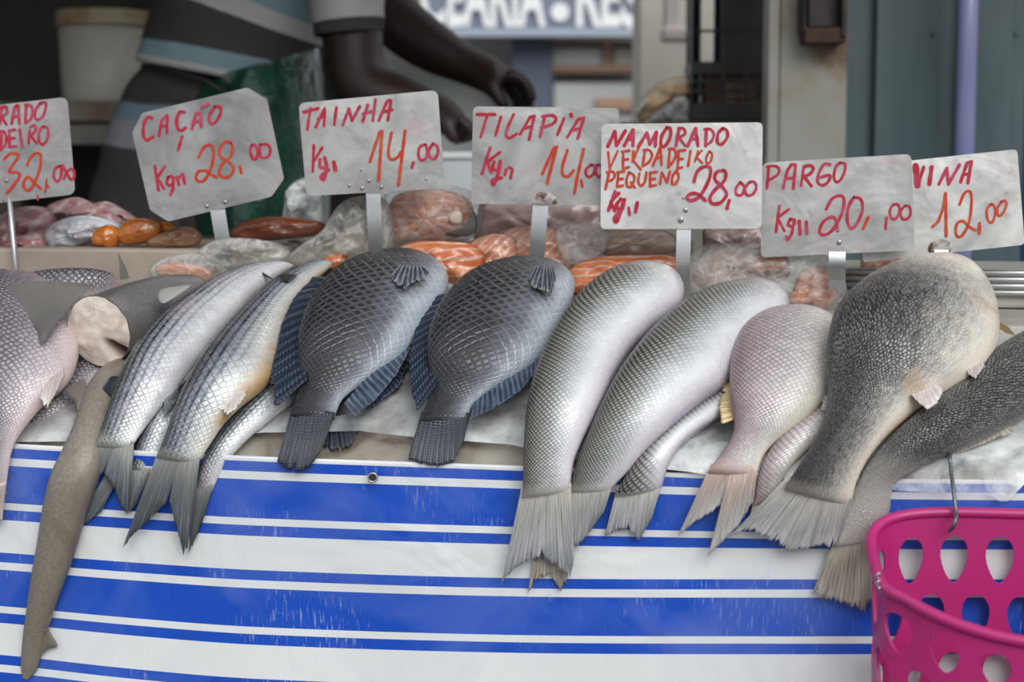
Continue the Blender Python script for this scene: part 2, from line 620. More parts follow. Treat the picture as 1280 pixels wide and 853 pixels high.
# rear shelf with black crate
M_shelf = plain('brown_board', (0.10, 0.075, 0.055), 0.8, c2=(0.14, 0.11, 0.08), nscale=12)
zs = at(900, 153, 1.5).z
sh = thing('rear_table', (at(870, 0, 1.7).x, 1.7, 0.4), 'brown wooden table carrying the black crate', 'table')
xa, xb = at(775, 0, 1.5).x, at(1010, 0, 1.5).x
MB().box((xa, 1.45, zs - 0.03), (xb, 1.95, zs)).build('tabletop', M_shelf, sh, bevel=0.003)
for lx in (xa + .03, xb - .03):
    for ly in (1.48, 1.92):
        MB().box((lx - .02, ly - .02, 0.4), (lx + .02, ly + .02, zs - 0.03)).build('leg', M_shelf, sh)
M_blk = plain('black_plastic', (0.012, 0.012, 0.013), 0.4, c2=(0.02, 0.02, 0.02), nscale=30)
Yc = 1.5
cr = MB()
cx0, cx1 = at(865, 0, Yc).x, at(1000, 0, Yc).x
zt = at(900, -70, Yc).z


def crate_side(mb, x0, x1, y0, y1, z0, z1, horizontal):
    pass


def zc_(py):
    return at(900, py, Yc).z


def xc_(px):
    return at(px, 75, Yc).x


t_ = 0.012
# front lattice
for x in (865, 902, 931, 958, 990):
    w = 11 if x == 865 else 6
    cr.box((xc_(x), Yc, zs), (xc_(x + w), Yc + t_, zc_(78)))
for (ya, yb) in ((150, 129), (116, 112), (104, 100), (93, 77), (40, 37), (-8, -20), (-60, -72)):
    cr.box((xc_(865), Yc - .001, zc_(ya)), (xc_(996), Yc + t_, zc_(yb)))
cr.box((xc_(865), Yc, zc_(78)), (xc_(876), Yc + t_, zt))
cr.box((xc_(902), Yc, zc_(79)), (xc_(996), Yc + t_, zt))
xr = xc_(996)
# sides, back, bottom
for zz0, zz1 in ((150, 129), (116, 112), (104, 100), (93, 77), (40, 37), (-8, -20), (-60, -72)):
    cr.box((xc_(865), Yc, zc_(zz0)), (xc_(865) + t_, Yc + 0.13, zc_(zz1)))
    cr.box((xr - t_, Yc, zc_(zz0)), (xr, Yc + 0.13, zc_(zz1)))
for i in range(6):
    y = Yc + 0.022 * i
    cr.box((xc_(865) + .001, y, zs), (xc_(865) + t_, y + .012, zt))
    cr.box((xr - t_, y, zs), (xr - .001, y + .012, zt))
cr.box((xc_(902), Yc + 0.12, zc_(79)), (xr, Yc + 0.13, zt))
for zz0, zz1 in ((150, 129), (116, 112), (104, 100), (93, 77), (-60, -72)):
    cr.box((xc_(865), Yc + .118, zc_(zz0)), (xr, Yc + 0.13, zc_(zz1)))
cr.box((xc_(865) + .002, Yc + .002, zs + .001), (xr - .002, Yc + .128, zs + .008))
cc0, cc1 = xc_(884), xc_(985)
tag(MB().box((cc0, Yc + .03, zs + .009), (cc1, Yc + .10, zc_(86))).build('carton', plain('brown_backing_box', (0.22, 0.13, 0.10), 0.8, c2=(0.42, 0.33, 0.28), nscale=24), bevel=0.003), 'brown box added to darken the lower slots of the black crate', 'carton')  # added box, dims the view through the lower slots
tag(cr.build('plastic_crate', M_blk, bevel=0.0015), 'black slotted plastic crate on the rear table beside the steel post', 'crate')

# distant shop
YF = 6.0
M_fac = plain('shop_plaster', (0.42, 0.42, 0.40), 0.8, c2=(0.5, 0.49, 0.46), nscale=3)
M_slate = plain('shop_slate', (0.09, 0.11, 0.16), 0.6)
M_glassy = plain('shop_interior', (0.34, 0.36, 0.36), 0.7, c2=(0.46, 0.46, 0.44), nscale=2)
struct(px_box(MB(), 380, -500, 960, 600, YF + 0.35, 0.1).build('wall_back', M_glassy))
fr = MB()
px_box(fr, 640, 44, 690, 600, YF, 0.2)
px_box(fr, 420, 44, 452, 600, YF, 0.2)
px_box(fr, 800, 44, 860, 600, YF, 0.2)
px_box(fr, 420, -520, 860, -190, YF, 0.2)
struct(fr.build('trim_3', M_slate), 'dark frame of the shop front across the street')
sg = thing('shop_sign', at(620, 40, YF - .12), 'blue grey shop sign with white capitals over the distant shop front', 'sign')
M_sgn = plain('sign_blue', (0.19, 0.22, 0.30), 0.5)
M_sgl = plain('sign_white', (0.95, 0.96, 0.97), 0.5)
M_edge = plain('sign_edge', (0.42, 0.48, 0.58), 0.4)
px_box(MB(), 440, -190, 830, 42, YF - .12, 0.1).build('board', M_sgn, sg)
px_box(MB(), 440, 36, 830, 45, YF - .16, 0.14).build('ledge', M_edge, sg)


def text(body, x0, x1, ybase, ytop, Y, mat, parent, name):
    cu = bpy.data.curves.new('t', 'FONT')
    cu.body = body
    cu.extrude = 0.04
    cu.offset = 0.03
    o = bpy.data.objects.new('t', cu)
    C.objects.link(o)
    dg = bpy.context.evaluated_depsgraph_get()
    me = bpy.data.meshes.new_from_object(o.evaluated_get(dg))
    vs = [v.co.copy() for v in me.vertices]
    fs = [tuple(p.vertices) for p in me.polygons]
    bpy.data.objects.remove(o)
    lx, hx = min(v.x for v in vs), max(v.x for v in vs)
    ly, hy = min(v.y for v in vs), max(v.y for v in vs)
    a, b = at(x0, ybase, Y), at(x1, ytop, Y)
    out = [Vector((a.x + (v.x - lx) / (hx - lx) * (b.x - a.x), Y - v.z * 0.3 - 0.012, a.z + (v.y - ly) / (hy - ly) * (b.z - a.z))) for v in vs]
    bpy.data.meshes.remove(me)
    return link(name, out, fs, mat, parent, smooth=False)


text('MERCEARIA', 442, 682, 35, -44, YF - .12, M_sgl, sg, 'lettering')
text('RES', 720, 800, 35, -44, YF - .12, M_sgl, sg, 'lettering')
dt = MB()
c0 = at(700, 15, YF - .135)
dt.tube([c0, c0 + Vector((0, .02, 0))], 11 * 7.5 / FPX, 24)
dt.build('bullet_dot', M_sgl, sg)
M_wht = plain('white_card', (0.75, 0.75, 0.74), 0.6)
M_crm = plain('cream_card', (0.70, 0.66, 0.55), 0.6)
M_org = plain('brick_goods', (0.36, 0.22, 0.16), 0.7)
M_gcn = plain('grey_counter', (0.34, 0.36, 0.37), 0.6, c2=(0.46, 0.48, 0.47), nscale=1.5)
cnt = px_box(MB(), 690, 104, 800, 600, YF + 0.02, 0.28)
tag(cnt.build('shop_counter', M_gcn, bevel=0.01), 'grey counter inside the distant shop', 'counter')
gx = [(690, 755, 60, 82, M_wht, 'white carton on the left of the distant shop shelf'), (766, 800, 60, 82, M_crm, 'cream carton on the right of the distant shop shelf')]
for (xa, xb, ya, yb, m_, lb) in gx:
    tag(px_box(MB(), xa, ya, xb, yb, YF + .06, 0.2).build('carton', m_, bevel=0.01), lb, 'carton', 'cartons on the distant shop shelf')
shf = thing('goods_shelf', at(745, 90, YF + .1), 'rust brown shelf boards under the pale cartons of the distant shop', 'shelf')
px_box(MB(), 690, 82, 800, 90, YF + .03, 0.25).build('board', M_org, shf)
px_box(MB(), 690, 50, 800, 56, YF + .03, 0.25).build('board', M_org, shf)
px_box(MB(), 755, 56, 764, 82, YF + .03, 0.25).build('divider', M_org, shf)
tag(px_box(MB(), 745, 122, 800, 138, YF - .02, 0.1).build('goods_tray', M_org, bevel=0.008), 'rust red tray low on the grey counter of the distant shop', 'tray')

# ------------------------------------------------------------------ counter, cloth, sheet, ledges


def board_mat():
    m, nt, b = newmat('stained_board')
    setp(b, (0.4, 0.36, 0.3), 0.55, 0, 0.2, 0.4)
    f = noisef(nt, 14, 7, dist=0.6)
    nt.links.new(ramp(nt, f, [(0.3, (0.09, 0.07, 0.055)), (0.42, (0.26, 0.23, 0.19)), (0.6, (0.40, 0.37, 0.32)), (0.8, (0.5, 0.47, 0.42))]), b.inputs['Base Color'])
    bump(nt, b, f, 0.5, 0.003)
    return m


M_board = board_mat()
counter = thing('fish_counter', (0, 0.15, 0), 'sloping fish display counter with stained beige board', 'counter')


def qpt(x, q, z):
    """point at lateral x, q metres behind the front plane"""
    y = q * NK - KY * x
    return Vector((x, y, z))


tanS = math.tan(SL)
XL, XR = -0.75, 0.75
QC = 0.215
ZT = Z0 + QC * tanS
prof = [(0.0, Z0 - 0.03), (0.0, Z0 - 0.012), (0.010, Z0 - 0.002), (QC * 0.5, Z0 + QC * 0.5 * tanS - 0.004), (QC, ZT - 0.004), (QC + 0.02, ZT), (0.58, ZT), (0.58, ZT - 0.03)]
vs, fs = [], []
nx = 24
for i in range(nx + 1):
    x = XL + (XR - XL) * i / nx
    for (q, z) in prof:
        vs.append(qpt(x, q, z))
m_ = len(prof)
for i in range(nx):
    for j in range(m_):
        k = (j + 1) % m_
        fs.append((i * m_ + j, i * m_ + k, (i + 1) * m_ + k, (i + 1) * m_ + j))
fs.append(tuple(range(m_)))
fs.append(tuple(nx * m_ + j for j in reversed(range(m_))))
link('sloped_board', vs, fs, M_board, counter, smooth=False)
M_frame = plain('counter_frame', (0.2, 0.2, 0.2), 0.5, 0.5)
for x in (XL + .04, XR - .04):
    for q in (0.05, 0.52):
        b0 = qpt(x, q, 0)
        MB().box((b0.x - .02, b0.y - .02, 0), (b0.x + .02, b0.y + .02, Z0 - 0.03 + (0 if q < .1 else ZT - Z0 + .0))).build('leg', M_frame, counter)

# striped vinyl cloth
ROWX = [-200, 0, 160, 320, 640, 960, 1280, 1480]
TA = [548, 560, 569, 577, 588.5, 601, 606, 607]
TB = [678, 691, 703, 713, 723, 724.5, 724.5, 725]
TC = [806, 819, 836, 849, 859, 861, 860, 860]


def interp(xs, ys, x):
    # smooth interpolation through the table
    for i in range(len(xs) - 1):
        if x <= xs[i + 1] or i == len(xs) - 2:
            f = (x - xs[i]) / (xs[i + 1] - xs[i])
            a = ys[max(i - 1, 0)]; b = ys[i]; c = ys[i + 1]; d = ys[min(i + 2, len(ys) - 1)]
            m0 = (c - a) / (xs[i + 1] - xs[max(i - 1, 0)]) * (xs[i + 1] - xs[i])
            m1 = (d - b) / (xs[min(i + 2, len(xs) - 1)] - xs[i]) * (xs[i + 1] - xs[i])
            return (2 * f**3 - 3 * f * f + 1) * b + (f**3 - 2 * f * f + f) * m0 + (-2 * f**3 + 3 * f * f) * c + (f**3 - f * f) * m1


def cloth_mat():
    m, nt, b = newmat('striped_vinyl')
    setp(b, (0.8, 0.8, 0.8), 0.33, 0, 0.12, 0.45)
    uv = N(nt, 'UVMap', uv_map='stripe')
    sp = N(nt, 'SeparateXYZ')
    nt.links.new(uv.outputs[0], sp.inputs[0])
    v = math_(nt, 'FRACT', sp.outputs[1])
    P = 134.0
    blue, white = (0.008, 0.078, 0.52), (0.78, 0.80, 0.81)
    n = N(nt, 'ValToRGB')
    crp = n.color_ramp
    crp.interpolation = 'CONSTANT'
    st = [(0, blue), (12.5 / P, white), (22 / P, blue), (70 / P, white), (79 / P, blue), (92 / P, white)]
    while len(crp.elements) < len(st):
        crp.elements.new(0.5)
    for e_, (p_, c_) in zip(crp.elements, st):
        e_.position = p_
        e_.color = (*c_, 1)
    nt.links.new(v, n.inputs[0])
    # white hem at the very top
    hem = math_(nt, 'GREATER_THAN', sp.outputs[1], 1.0)
    col = mixc(nt, hem, white, n.outputs[0])
    # faded scuffs and grubby patches
    f1 = noisef(nt, 7, 5, dist=0.8)
    col = mixc(nt, math_(nt, 'MULTIPLY', ramp(nt, f1, [(0.45, (0, 0, 0)), (0.75, (1, 1, 1))]), 0.22), col, (0.42, 0.50, 0.72))
    t = N(nt, 'TexCoord')
    mp = N(nt, 'Mapping')
    mp.inputs['Scale'].default_value = (420, 40, 60)
    nt.links.new(t.outputs['Object'], mp.inputs[0])
    f2 = noisef(nt, 1.0, 4, vec=mp.outputs[0])
    f3 = noisef(nt, 12, 4, dist=0.5)
    sc = math_(nt, 'MULTIPLY', ramp(nt, f2, [(0.55, (0, 0, 0)), (0.7, (1, 1, 1))]), ramp(nt, f3, [(0.52, (0, 0, 0)), (0.68, (1, 1, 1))]))
    col = mixc(nt, math_(nt, 'MULTIPLY', sc, 0.5), col, (0.6, 0.66, 0.82))
    nt.links.new(col, b.inputs['Base Color'])
    h = math_(nt, 'ADD', math_(nt, 'MULTIPLY', noisef(nt, 5, 3, dist=1.0), 8.0), math_(nt, 'MULTIPLY', f2, 0.25))
    bump(nt, b, h, 0.35, 0.003)
    return m


vs, fs, uv = [], [], []
cols = [-190 + i * 12 for i in range(int(1660 / 12) + 1)]
vrows = [0.955 + 0.03 * i for i in range(0, 170)]
for x in cols:
    a, b_, c_ = interp(ROWX, TA, x), interp(ROWX, TB, x), interp(ROWX, TC, x)
    for v in vrows:
        if v < 2:
            py = a + (b_ - a) * (v - 1)
        else:
            py = b_ + (c_ - b_) * (v - 2)
        dz = min(max((v - 1.0) * 1.2, 0), 1)
        wv = 0.0022 * dz * (math.sin(x * 0.011 + 0.4 * v) + 0.6 * math.sin(x * 0.027 + 1.3 - 0.8 * v)) 
        vs.append(atq(x, py, -wv - 0.005))
        uv.append((x / 1000, v))
nr = len(vrows)
for i in range(len(cols) - 1):
    for j in range(nr - 1):
        fs.append((i * nr + j, i * nr + j + 1, (i + 1) * nr + j + 1, (i + 1) * nr + j))
keep = [v.z > 0.03 for v in vs]
fs = [f for f in fs if all(keep[i] for i in f)]
used = sorted({i for f in fs for i in f})
rm = {o: n for n, o in enumerate(used)}
cloth = thing('vinyl_cloth', (0, -0.02, 0.03), 'blue and white striped vinyl cloth hanging on the counter front', 'cloth')
co = link('drape', [vs[i] for i in used], [tuple(rm[i] for i in f) for f in fs], cloth_mat(), cloth, uvs={'stripe': [uv[i] for i in used]})
sm = co.modifiers.new('thick', 'SOLIDIFY')
sm.thickness = 0.001
sm.offset = -1
M_steel = plain('dull_steel', (0.5, 0.5, 0.5), 0.35, 0.9)
M_hole = plain('eyelet_dark', (0.02, 0.02, 0.02), 0.6)
ep = atq(466, 597, -0.0125)
el = MB()
for i in range(24):
    a0 = i / 24 * 2 * math.pi
el.tube([ep + Vector((math.cos(i / 20 * 2 * math.pi) * .0042, -0.001, math.sin(i / 20 * 2 * math.pi) * .0042)) for i in range(21)], 0.0009, 8, cap=False)
eo = el.build('eyelet', M_steel, cloth, smooth=True)
MB().tube([ep + Vector((0, -.0012, 0)), ep + Vector((0, .003, 0))], 0.0038, 16).build('eyelet_hole', M_hole, eo)

# plastic sheet on the slope
M_sheet = film('milky_sheet', (0.74, 0.77, 0.78), 0.62, 0.16, 22, 0.5, 0.006, 0.25)
EDX = [-160, 0, 90, 270, 330, 450, 520, 640, 700, 860, 915, 960, 1090, 1120, 1200, 1236, 1256, 1280, 1420]
EDY = [548, 553, 552, 546, 541, 539, 547, 556, 572, 590, 599, 598, 602, 614, 617, 618, 631, 606, 604]
vs, fs = [], []
xs = [-150 + i * 10 for i in range(156)]
NRW = 40
for x in xs:
    yb = polyline([(0, 0), (1, 1)], 2) and None
    for i in range(len(EDX) - 1):
        if EDX[i] <= x <= EDX[i + 1]:
            yb = EDY[i] + (EDY[i + 1] - EDY[i]) * (x - EDX[i]) / (EDX[i + 1] - EDX[i])
            break
    for j in range(NRW + 1):
        f = j / NRW
        py = yb - (yb - 408) * f
        wn_ = noise.noise(Vector((x * 0.014, py * 0.035, 3))) * 0.5 + noise.noise(Vector((x * 0.05, py * 0.09, 7))) * 0.22
        vs.append(surf(x, py, 0.0055 + 0.0045 * (wn_ + 0.35) + (0.009 if yb > 580 and f < .25 else 0) * 1.0, 0.05))
for i in range(len(xs) - 1):
    for j in range(NRW):
        fs.append((i * (NRW + 1) + j, (i + 1) * (NRW + 1) + j, (i + 1) * (NRW + 1) + j + 1, i * (NRW + 1) + j + 1))
tag(link('plastic_sheet', vs, fs, M_sheet), 'milky crumpled plastic sheet lying under the fish', 'plastic sheet')

# rear ledges
M_ledge = plain('beige_ledge', (0.40, 0.34, 0.28), 0.6, c2=(0.27, 0.22, 0.18), nscale=9, lo=0.35, hi=0.7, bstr=0.2, bscale=30)
zl = atq(100, 311, 0.31).z


def qbox(mb, x0, x1, q0, q1, z0, z1):
    b = len(mb.v)
    for z in (z0, z1):
        for q in (q0, q1):
            for x in (x0, x1):
                mb.v.append(qpt(x, q, z))
    for f in ((0, 2, 3, 1), (4, 5, 7, 6), (0, 1, 5, 4), (2, 6, 7, 3), (0, 4, 6, 2), (1, 3, 7, 5)):
        mb.f.append(tuple(b + i for i in f))
    return mb


x_a, x_b = -0.75, atq(350, 320, 0.31).x
ZT2 = Z0 + 0.31 * tanS
tag(qbox(MB(), x_a, x_b, 0.315, 0.56, ZT + 0.001, zl).build('cutting_board', M_ledge, bevel=0.004),
    'thick beige cutting board behind the fish on the left', 'board')
M_alu = plain('brushed_alu', (0.55, 0.57, 0.57), 0.35, 0.7, c2=(0.42, 0.43, 0.43), nscale=10)
tr_ = thing('metal_tray', atq(1260, 400, 0.34), 'grey ribbed metal tray behind the largest fish at the right', 'tray')
xa, xb = atq(1052, 350, 0.36).x, 0.75
zt0, zt1, zt2 = atq(1260, 338, 0.34).z, atq(1260, 371, 0.34).z, ZT + 0.001
mb = MB()
for i in range(4):
    z = zt0 - (zt0 - zt1) * (i + 0.5) / 4
    mb.tube([qpt(xa, 0.345, z), qpt(xb, 0.345, z)], (zt0 - zt1) / 8, 12)
mb.build('rim', M_alu, tr_, smooth=True)
M_traybody = plain('milky_tray', (0.42, 0.40, 0.36), 0.4, c2=(0.5, 0.47, 0.42), nscale=16)
qbox(MB(), xa, xb, 0.350, 0.57, zt2, zt0 - .003).build('body', M_traybody, tr_, bevel=0.004)


# ------------------------------------------------------------------ fish
def tube_mesh(st, lift, ratio, n=46, m=36, ref=None, power=1.0, k=0.07, off_head=None):
    """stations: (dorsal px, ventral px); body lies on the slope / hangs on the front"""
    pts = crom([(a[0], a[1], b[0], b[1]) for a, b in st], n)
    C3, A3, W = [], [], []
    for i, p in enumerate(pts):
        c = ((p[0] + p[2]) / 2, (p[1] + p[3]) / 2)
        s = i / (n - 1)
        w0 = math.dist(p[:2], p[2:]) * 0.00078 / 2
        rt = ratio(s) if callable(ratio) else ratio
        lf = lift(s) if callable(lift) else lift
        c3 = surf(c[0], c[1], lf + w0 * rt, k)
        dd = vdepth(c3)
        d3, v3 = atd(p[0], p[1], dd), atd(p[2], p[3], dd)
        C3.append(c3)
        A3.append((v3 - d3) / 2)
        W.append((v3 - d3).length)
    refw = ref or sorted(W)[int(n * 0.7)]
    verts, uvs, uvg = [], [], []
    u = 0
    for i in range(n):
        t = (C3[min(i + 1, n - 1)] - C3[max(i - 1, 0)]).normalized()
        a = A3[i]
        bdir = t.cross(a).normalized()
        if bdir.dot(CAM - C3[i]) < 0:
            bdir = -bdir
        s = i / (n - 1)
        rt = ratio(s) if callable(ratio) else ratio
        if i:
            u += (C3[i] - C3[i - 1]).length * refw / max((W[i] + W[i - 1]) / 2, refw * 0.35)
        for j in range(m + 1):
            th = math.pi * 2 * j / m
            ct, s_ = math.cos(th), math.sin(th)
            x = math.copysign(abs(ct) ** power, ct)
            y = math.copysign(abs(s_) ** power, s_)
            verts.append(C3[i] - a * x + bdir * (a.length * rt * y))
            w = (th if th <= math.pi else 2 * math.pi - th) / math.pi
            uvs.append((u, w * refw * 1.25 + (10 if th > math.pi else 0)))
            uvg.append((s, w))
    M1_ = m + 1
    faces = []
    for i in range(n - 1):
        for j in range(m):
            faces.append((i * M1_ + j, i * M1_ + j + 1, (i + 1) * M1_ + j + 1, (i + 1) * M1_ + j))
    b = len(verts)
    for e_, i in ((0, 0), (1, n - 1)):
        verts.append(C3[i] + (C3[i] - C3[1 if i == 0 else n - 2]) * 0.35)
        uvs.append(uvs[i * M1_])
        uvg.append((i / (n - 1), 0.5))
        for j in range(m):
            f = (b + e_, i * M1_ + j, i * M1_ + j + 1)
            faces.append(f if e_ else f[::-1])
    return verts, faces, {'scales': uvs, 'grad': uvg}, C3, W


def fin_mesh(lobes, lift, n=44, rows=14, jag=0.03, ridge=0.0006, thick=0.0011, curl=0.0, k=0.07, bend=0.0):
    """lobes: list of (base px polyline, tip px polyline)"""
    verts, faces, uvg = [], [], []
    for bi, (base, tip) in enumerate(lobes):
        B, T = polyline(base, n), polyline(tip, n)
        rnd = random.Random(hash((round(tip[0][0]), round(tip[0][1]), n)) & 0xffff)
        js = [1 - jag * rnd.random() * (1.0 if i % 2 else 0.25) - (jag * 2.2 * rnd.random() if rnd.random() < 0.12 else 0) for i in range(n)]
        front, back = [], []
        o0 = len(verts)
        for side in (1, -1):
            for i in range(n):
                for r in range(rows):
                    f = r / (rows - 1)
                    g = f * js[i]
                    x = B[i][0] + (T[i][0] - B[i][0]) * g
                    y = B[i][1] + (T[i][1] - B[i][1]) * g
                    if bend:
                        x += bend * math.sin(f * math.pi)
                    lf = (lift(f) if callable(lift) else lift)
                    lf += ridge * (1 if i % 2 else -1) * min(1, f * 3) + curl * f * f * math.sin(i / (n - 1) * 9 + bi)
                    th = thick * (1.6 - f) * (0.25 if i in (0, n - 1) else 1)
                    verts.append(surf(x, y, lf + side * th, k))
                    uvg.append((i / (n - 1), f))
        S = n * rows
        for i in range(n - 1):
            for r in range(rows - 1):
                a = o0 + i * rows + r
                faces.append((a, a + rows, a + rows + 1, a + 1))
                faces.append((a + S, a + S + 1, a + S + rows + 1, a + S + rows))
        for r in range(rows - 1):
            for i in (0, n - 1):
                a = o0 + i * rows + r
                faces.append((a, a + 1, a + S + 1, a + S) if i == 0 else (a, a + S, a + S + 1, a + 1))
        for i in range(n - 1):
            for r in (0, rows - 1):
                a = o0 + i * rows + r
                faces.append((a, a + S, a + S + rows, a + rows) if r == 0 else (a, a + rows, a + S + rows, a + S))
    return verts, faces, {'grad': uvg}


def fish(name, label, cat, group, st, lift, ratio, mat, fins, **kw):
    hast = any(f_[0] == 'tail_fin' for f_ in fins)
    if hast:                                  # the fleshy root thins out over the fin rays
        m0 = [(st[0][0][i] + st[0][1][i]) / 2 for i in (0, 1)]
        m1 = [(st[1][0][i] + st[1][1][i]) / 2 for i in (0, 1)]
        L_ = math.dist(m0, m1)
        g_ = 9
        ex = [tuple(p[i] + (m0[i] - m1[i]) / L_ * g_ for i in (0, 1)) for p in st[0]]
        st = [tuple(ex)] + list(st)

    def rt(s_):
        x = min(max((s_ - 0.015) / 0.36, 0), 1)
        return ratio * (0.035 + 0.22 * min(s_ / 0.07, 1) + 0.745 * x * x * (3 - 2 * x))
    L0 = lift + 0.0016
    v, f, uv, C3, W = tube_mesh(st, lift, rt, **kw)
    root = thing(name, C3[len(C3) // 3], label, cat, group)
    link('body', v, f, mat, root, uvs=uv)
    for (fname, lobes, flift, fm, opts) in fins:
        if fname == 'tail_fin':
            flift = lambda f_, L=L0: L - 0.45 * max(L - 0.011, 0) * f_
        fv, ff, fuv = fin_mesh(lobes, flift, **opts)
        link(fname, fv, ff, fm, root, uvs=fuv)
    return root


# skins
MULLET = fish_mat('mullet_skin', [(0.0, (0.030, 0.034, 0.034)), (0.16, (0.075, 0.085, 0.09)), (0.34, (0.24, 0.27, 0.30)), (0.52, (0.56, 0.60, 0.64)), (0.72, (0.80, 0.82, 0.84)), (1.0, (0.85, 0.86, 0.86))],
                  0.0050, (0.02, 0.022, 0.028), 0.7, rough=0.27, metal=0.25, rows=11, rowc=(0.018, 0.02, 0.026), rowlim=0.66, fade=(0.35, 0.8), bstr=0.4,
                  tailc=((0.34, 0.34, 0.30), 1.0, 0.12), headc=((0.42, 0.42, 0.44), 0.6), headpos=0.84, patch=((0.55, 0.42, 0.50), 14, 0.5, 0.2, 0.35))
MULLET2 = fish_mat('mullet_skin_yellowed', [(0.0, (0.035, 0.035, 0.036)), (0.2, (0.10, 0.10, 0.11)), (0.38, (0.24, 0.27, 0.32)), (0.56, (0.56, 0.58, 0.60)), (0.72, (0.74, 0.73, 0.68)), (1.0, (0.76, 0.70, 0.56))],
                   0.0050, (0.02, 0.022, 0.028), 0.65, rough=0.28, metal=0.22, rows=11, rowc=(0.02, 0.022, 0.026), rowlim=0.62, fade=(0.35, 0.8), bstr=0.4,
                   tailc=((0.35, 0.34, 0.30), 1.0, 0.12), headc=((0.30, 0.30, 0.31), 0.6), headpos=0.84, patch=((0.60, 0.36, 0.13), 16, 0.46, 0.66, 0.85))
TIL = fish_mat('tilapia_skin', [(0.0, (0.007, 0.010, 0.015)), (0.32, (0.014, 0.016, 0.022)), (0.5, (0.032, 0.032, 0.040)), (0.66, (0.15, 0.16, 0.195)), (0.80, (0.46, 0.51, 0.56)), (1.0, (0.40, 0.47, 0.56))],
               0.0074, (0.13, 0.125, 0.125), 0.38, rough=0.34, metal=0.04, fade=(0.55, 0.95), ew=0.22, light=((0.016, 0.016, 0.022), 0.65), rand=0.22, bstr=0.6,
               headc=((0.20, 0.22, 0.26), 0.5), headpos=0.92, tailc=((0.022, 0.026, 0.034), 1.0, 0.13))
NAM = fish_mat('sandperch_skin', [(0.0, (0.022, 0.021, 0.012)), (0.18, (0.060, 0.056, 0.038)), (0.34, (0.23, 0.23, 0.21)), (0.50, (0.52, 0.54, 0.56)), (0.66, (0.74, 0.75, 0.78)), (0.84, (0.70, 0.65, 0.71)), (1.0, (0.36, 0.32, 0.42))],
               0.0040, (0.012, 0.010, 0.007), 1.0, rough=0.3, metal=0.10, fade=(0.32, 0.60), ew=0.34, rand=0.05, bstr=0.4, light=((0.72, 0.72, 0.70), 0.45),
               headc=((0.46, 0.43, 0.44), 0.7), headpos=0.82, tailc=((0.57, 0.54, 0.48), 1.0, 0.11))
PAR = fish_mat('porgy_skin', [(0.0, (0.13, 0.07, 0.075)), (0.2, (0.24, 0.17, 0.18)), (0.42, (0.42, 0.37, 0.38)), (0.62, (0.64, 0.61, 0.59)), (0.85, (0.76, 0.73, 0.62)), (1.0, (0.68, 0.60, 0.38))],
               0.0038, (0.12, 0.07, 0.075), 0.5, rough=0.28, metal=0.12, fade=(0.5, 0.9), ew=0.24, rand=0.12, light=((0.80, 0.76, 0.76), 0.4), bstr=0.4,
               tailc=((0.53, 0.33, 0.29), 1.0, 0.16), headc=((0.36, 0.31, 0.31), 0.5), headpos=0.86)
CORV = fish_mat('croaker_skin', [(0.0, (0.026, 0.027, 0.030)), (0.30, (0.040, 0.041, 0.045)), (0.44, (0.13, 0.13, 0.13)), (0.56, (0.42, 0.405, 0.38)), (0.74, (0.74, 0.69, 0.61)), (0.9, (0.74, 0.66, 0.54)), (1.0, (0.62, 0.44, 0.24))],
                0.0038, (0.010, 0.011, 0.013), 0.8, rough=0.25, metal=0.06, fade=(0.48, 0.80), ew=0.26, rand=0.7, bstr=0.8, aspect=1.9, streak=0.7, light=((0.42, 0.42, 0.41), 0.55),
                headc=((0.66, 0.60, 0.51), 0.8), headpos=0.78, tailc=((0.57, 0.53, 0.46), 1.0, 0.13), patch=((0.50, 0.33, 0.17), 13, 0.57, 0.45, 0.5), tailscale=0.2)
CORV2 = fish_mat('croaker_skin_dark', [(0.0, (0.17, 0.165, 0.15)), (0.3, (0.085, 0.085, 0.082)), (0.6, (0.055, 0.055, 0.055)), (0.85, (0.13, 0.125, 0.12)), (1.0, (0.30, 0.29, 0.27))],
                 0.0040, (0.012, 0.012, 0.012), 0.85, rough=0.25, metal=0.08, fade=(0.7, 1.2), ew=0.26, rand=0.7, bstr=0.8, aspect=1.9, streak=0.65, light=((0.40, 0.39, 0.37), 0.5),
                 tailc=((0.80, 0.76, 0.70), 1.0, 0.44), headpos=0.95)
SNAP = fish_mat('snapper_skin', [(0.0, (0.04, 0.035, 0.045)), (0.3, (0.10, 0.09, 0.105)), (0.55, (0.30, 0.27, 0.30)), (0.75, (0.66, 0.58, 0.60)), (1.0, (0.76, 0.58, 0.58))],
                0.0046, (0.02, 0.016, 0.024), 0.8, rough=0.28, metal=0.12, fade=(0.5, 0.9), ew=0.24, rand=0.5, bstr=0.55, light=((0.6, 0.57, 0.62), 0.42),
                tailc=((0.70, 0.58, 0.55), 0.7, 0.24), headc=((0.52, 0.36, 0.37), 0.5))
SHARK = fish_mat('shark_skin', [(0.0, (0.12, 0.117, 0.113)), (0.35, (0.16, 0.155, 0.15)), (0.7, (0.24, 0.23, 0.22)), (1.0, (0.40, 0.39, 0.37))],
                 0.002, (0.1, 0.1, 0.1), 0.05, rough=0.36, metal=0.0, bstr=0.1, rand=1.0)
SHARK2 = fish_mat('shark_skin_tail', [(0.0, (0.16, 0.145, 0.125)), (0.45, (0.235, 0.205, 0.17)), (0.75, (0.21, 0.18, 0.145)), (1.0, (0.12, 0.10, 0.085))],
                  0.002, (0.1, 0.1, 0.1), 0.05, rough=0.42, metal=0.0, bstr=0.12, rand=1.0, patch=((0.13, 0.085, 0.06), 12, 0.55, 0.2, 0.5))

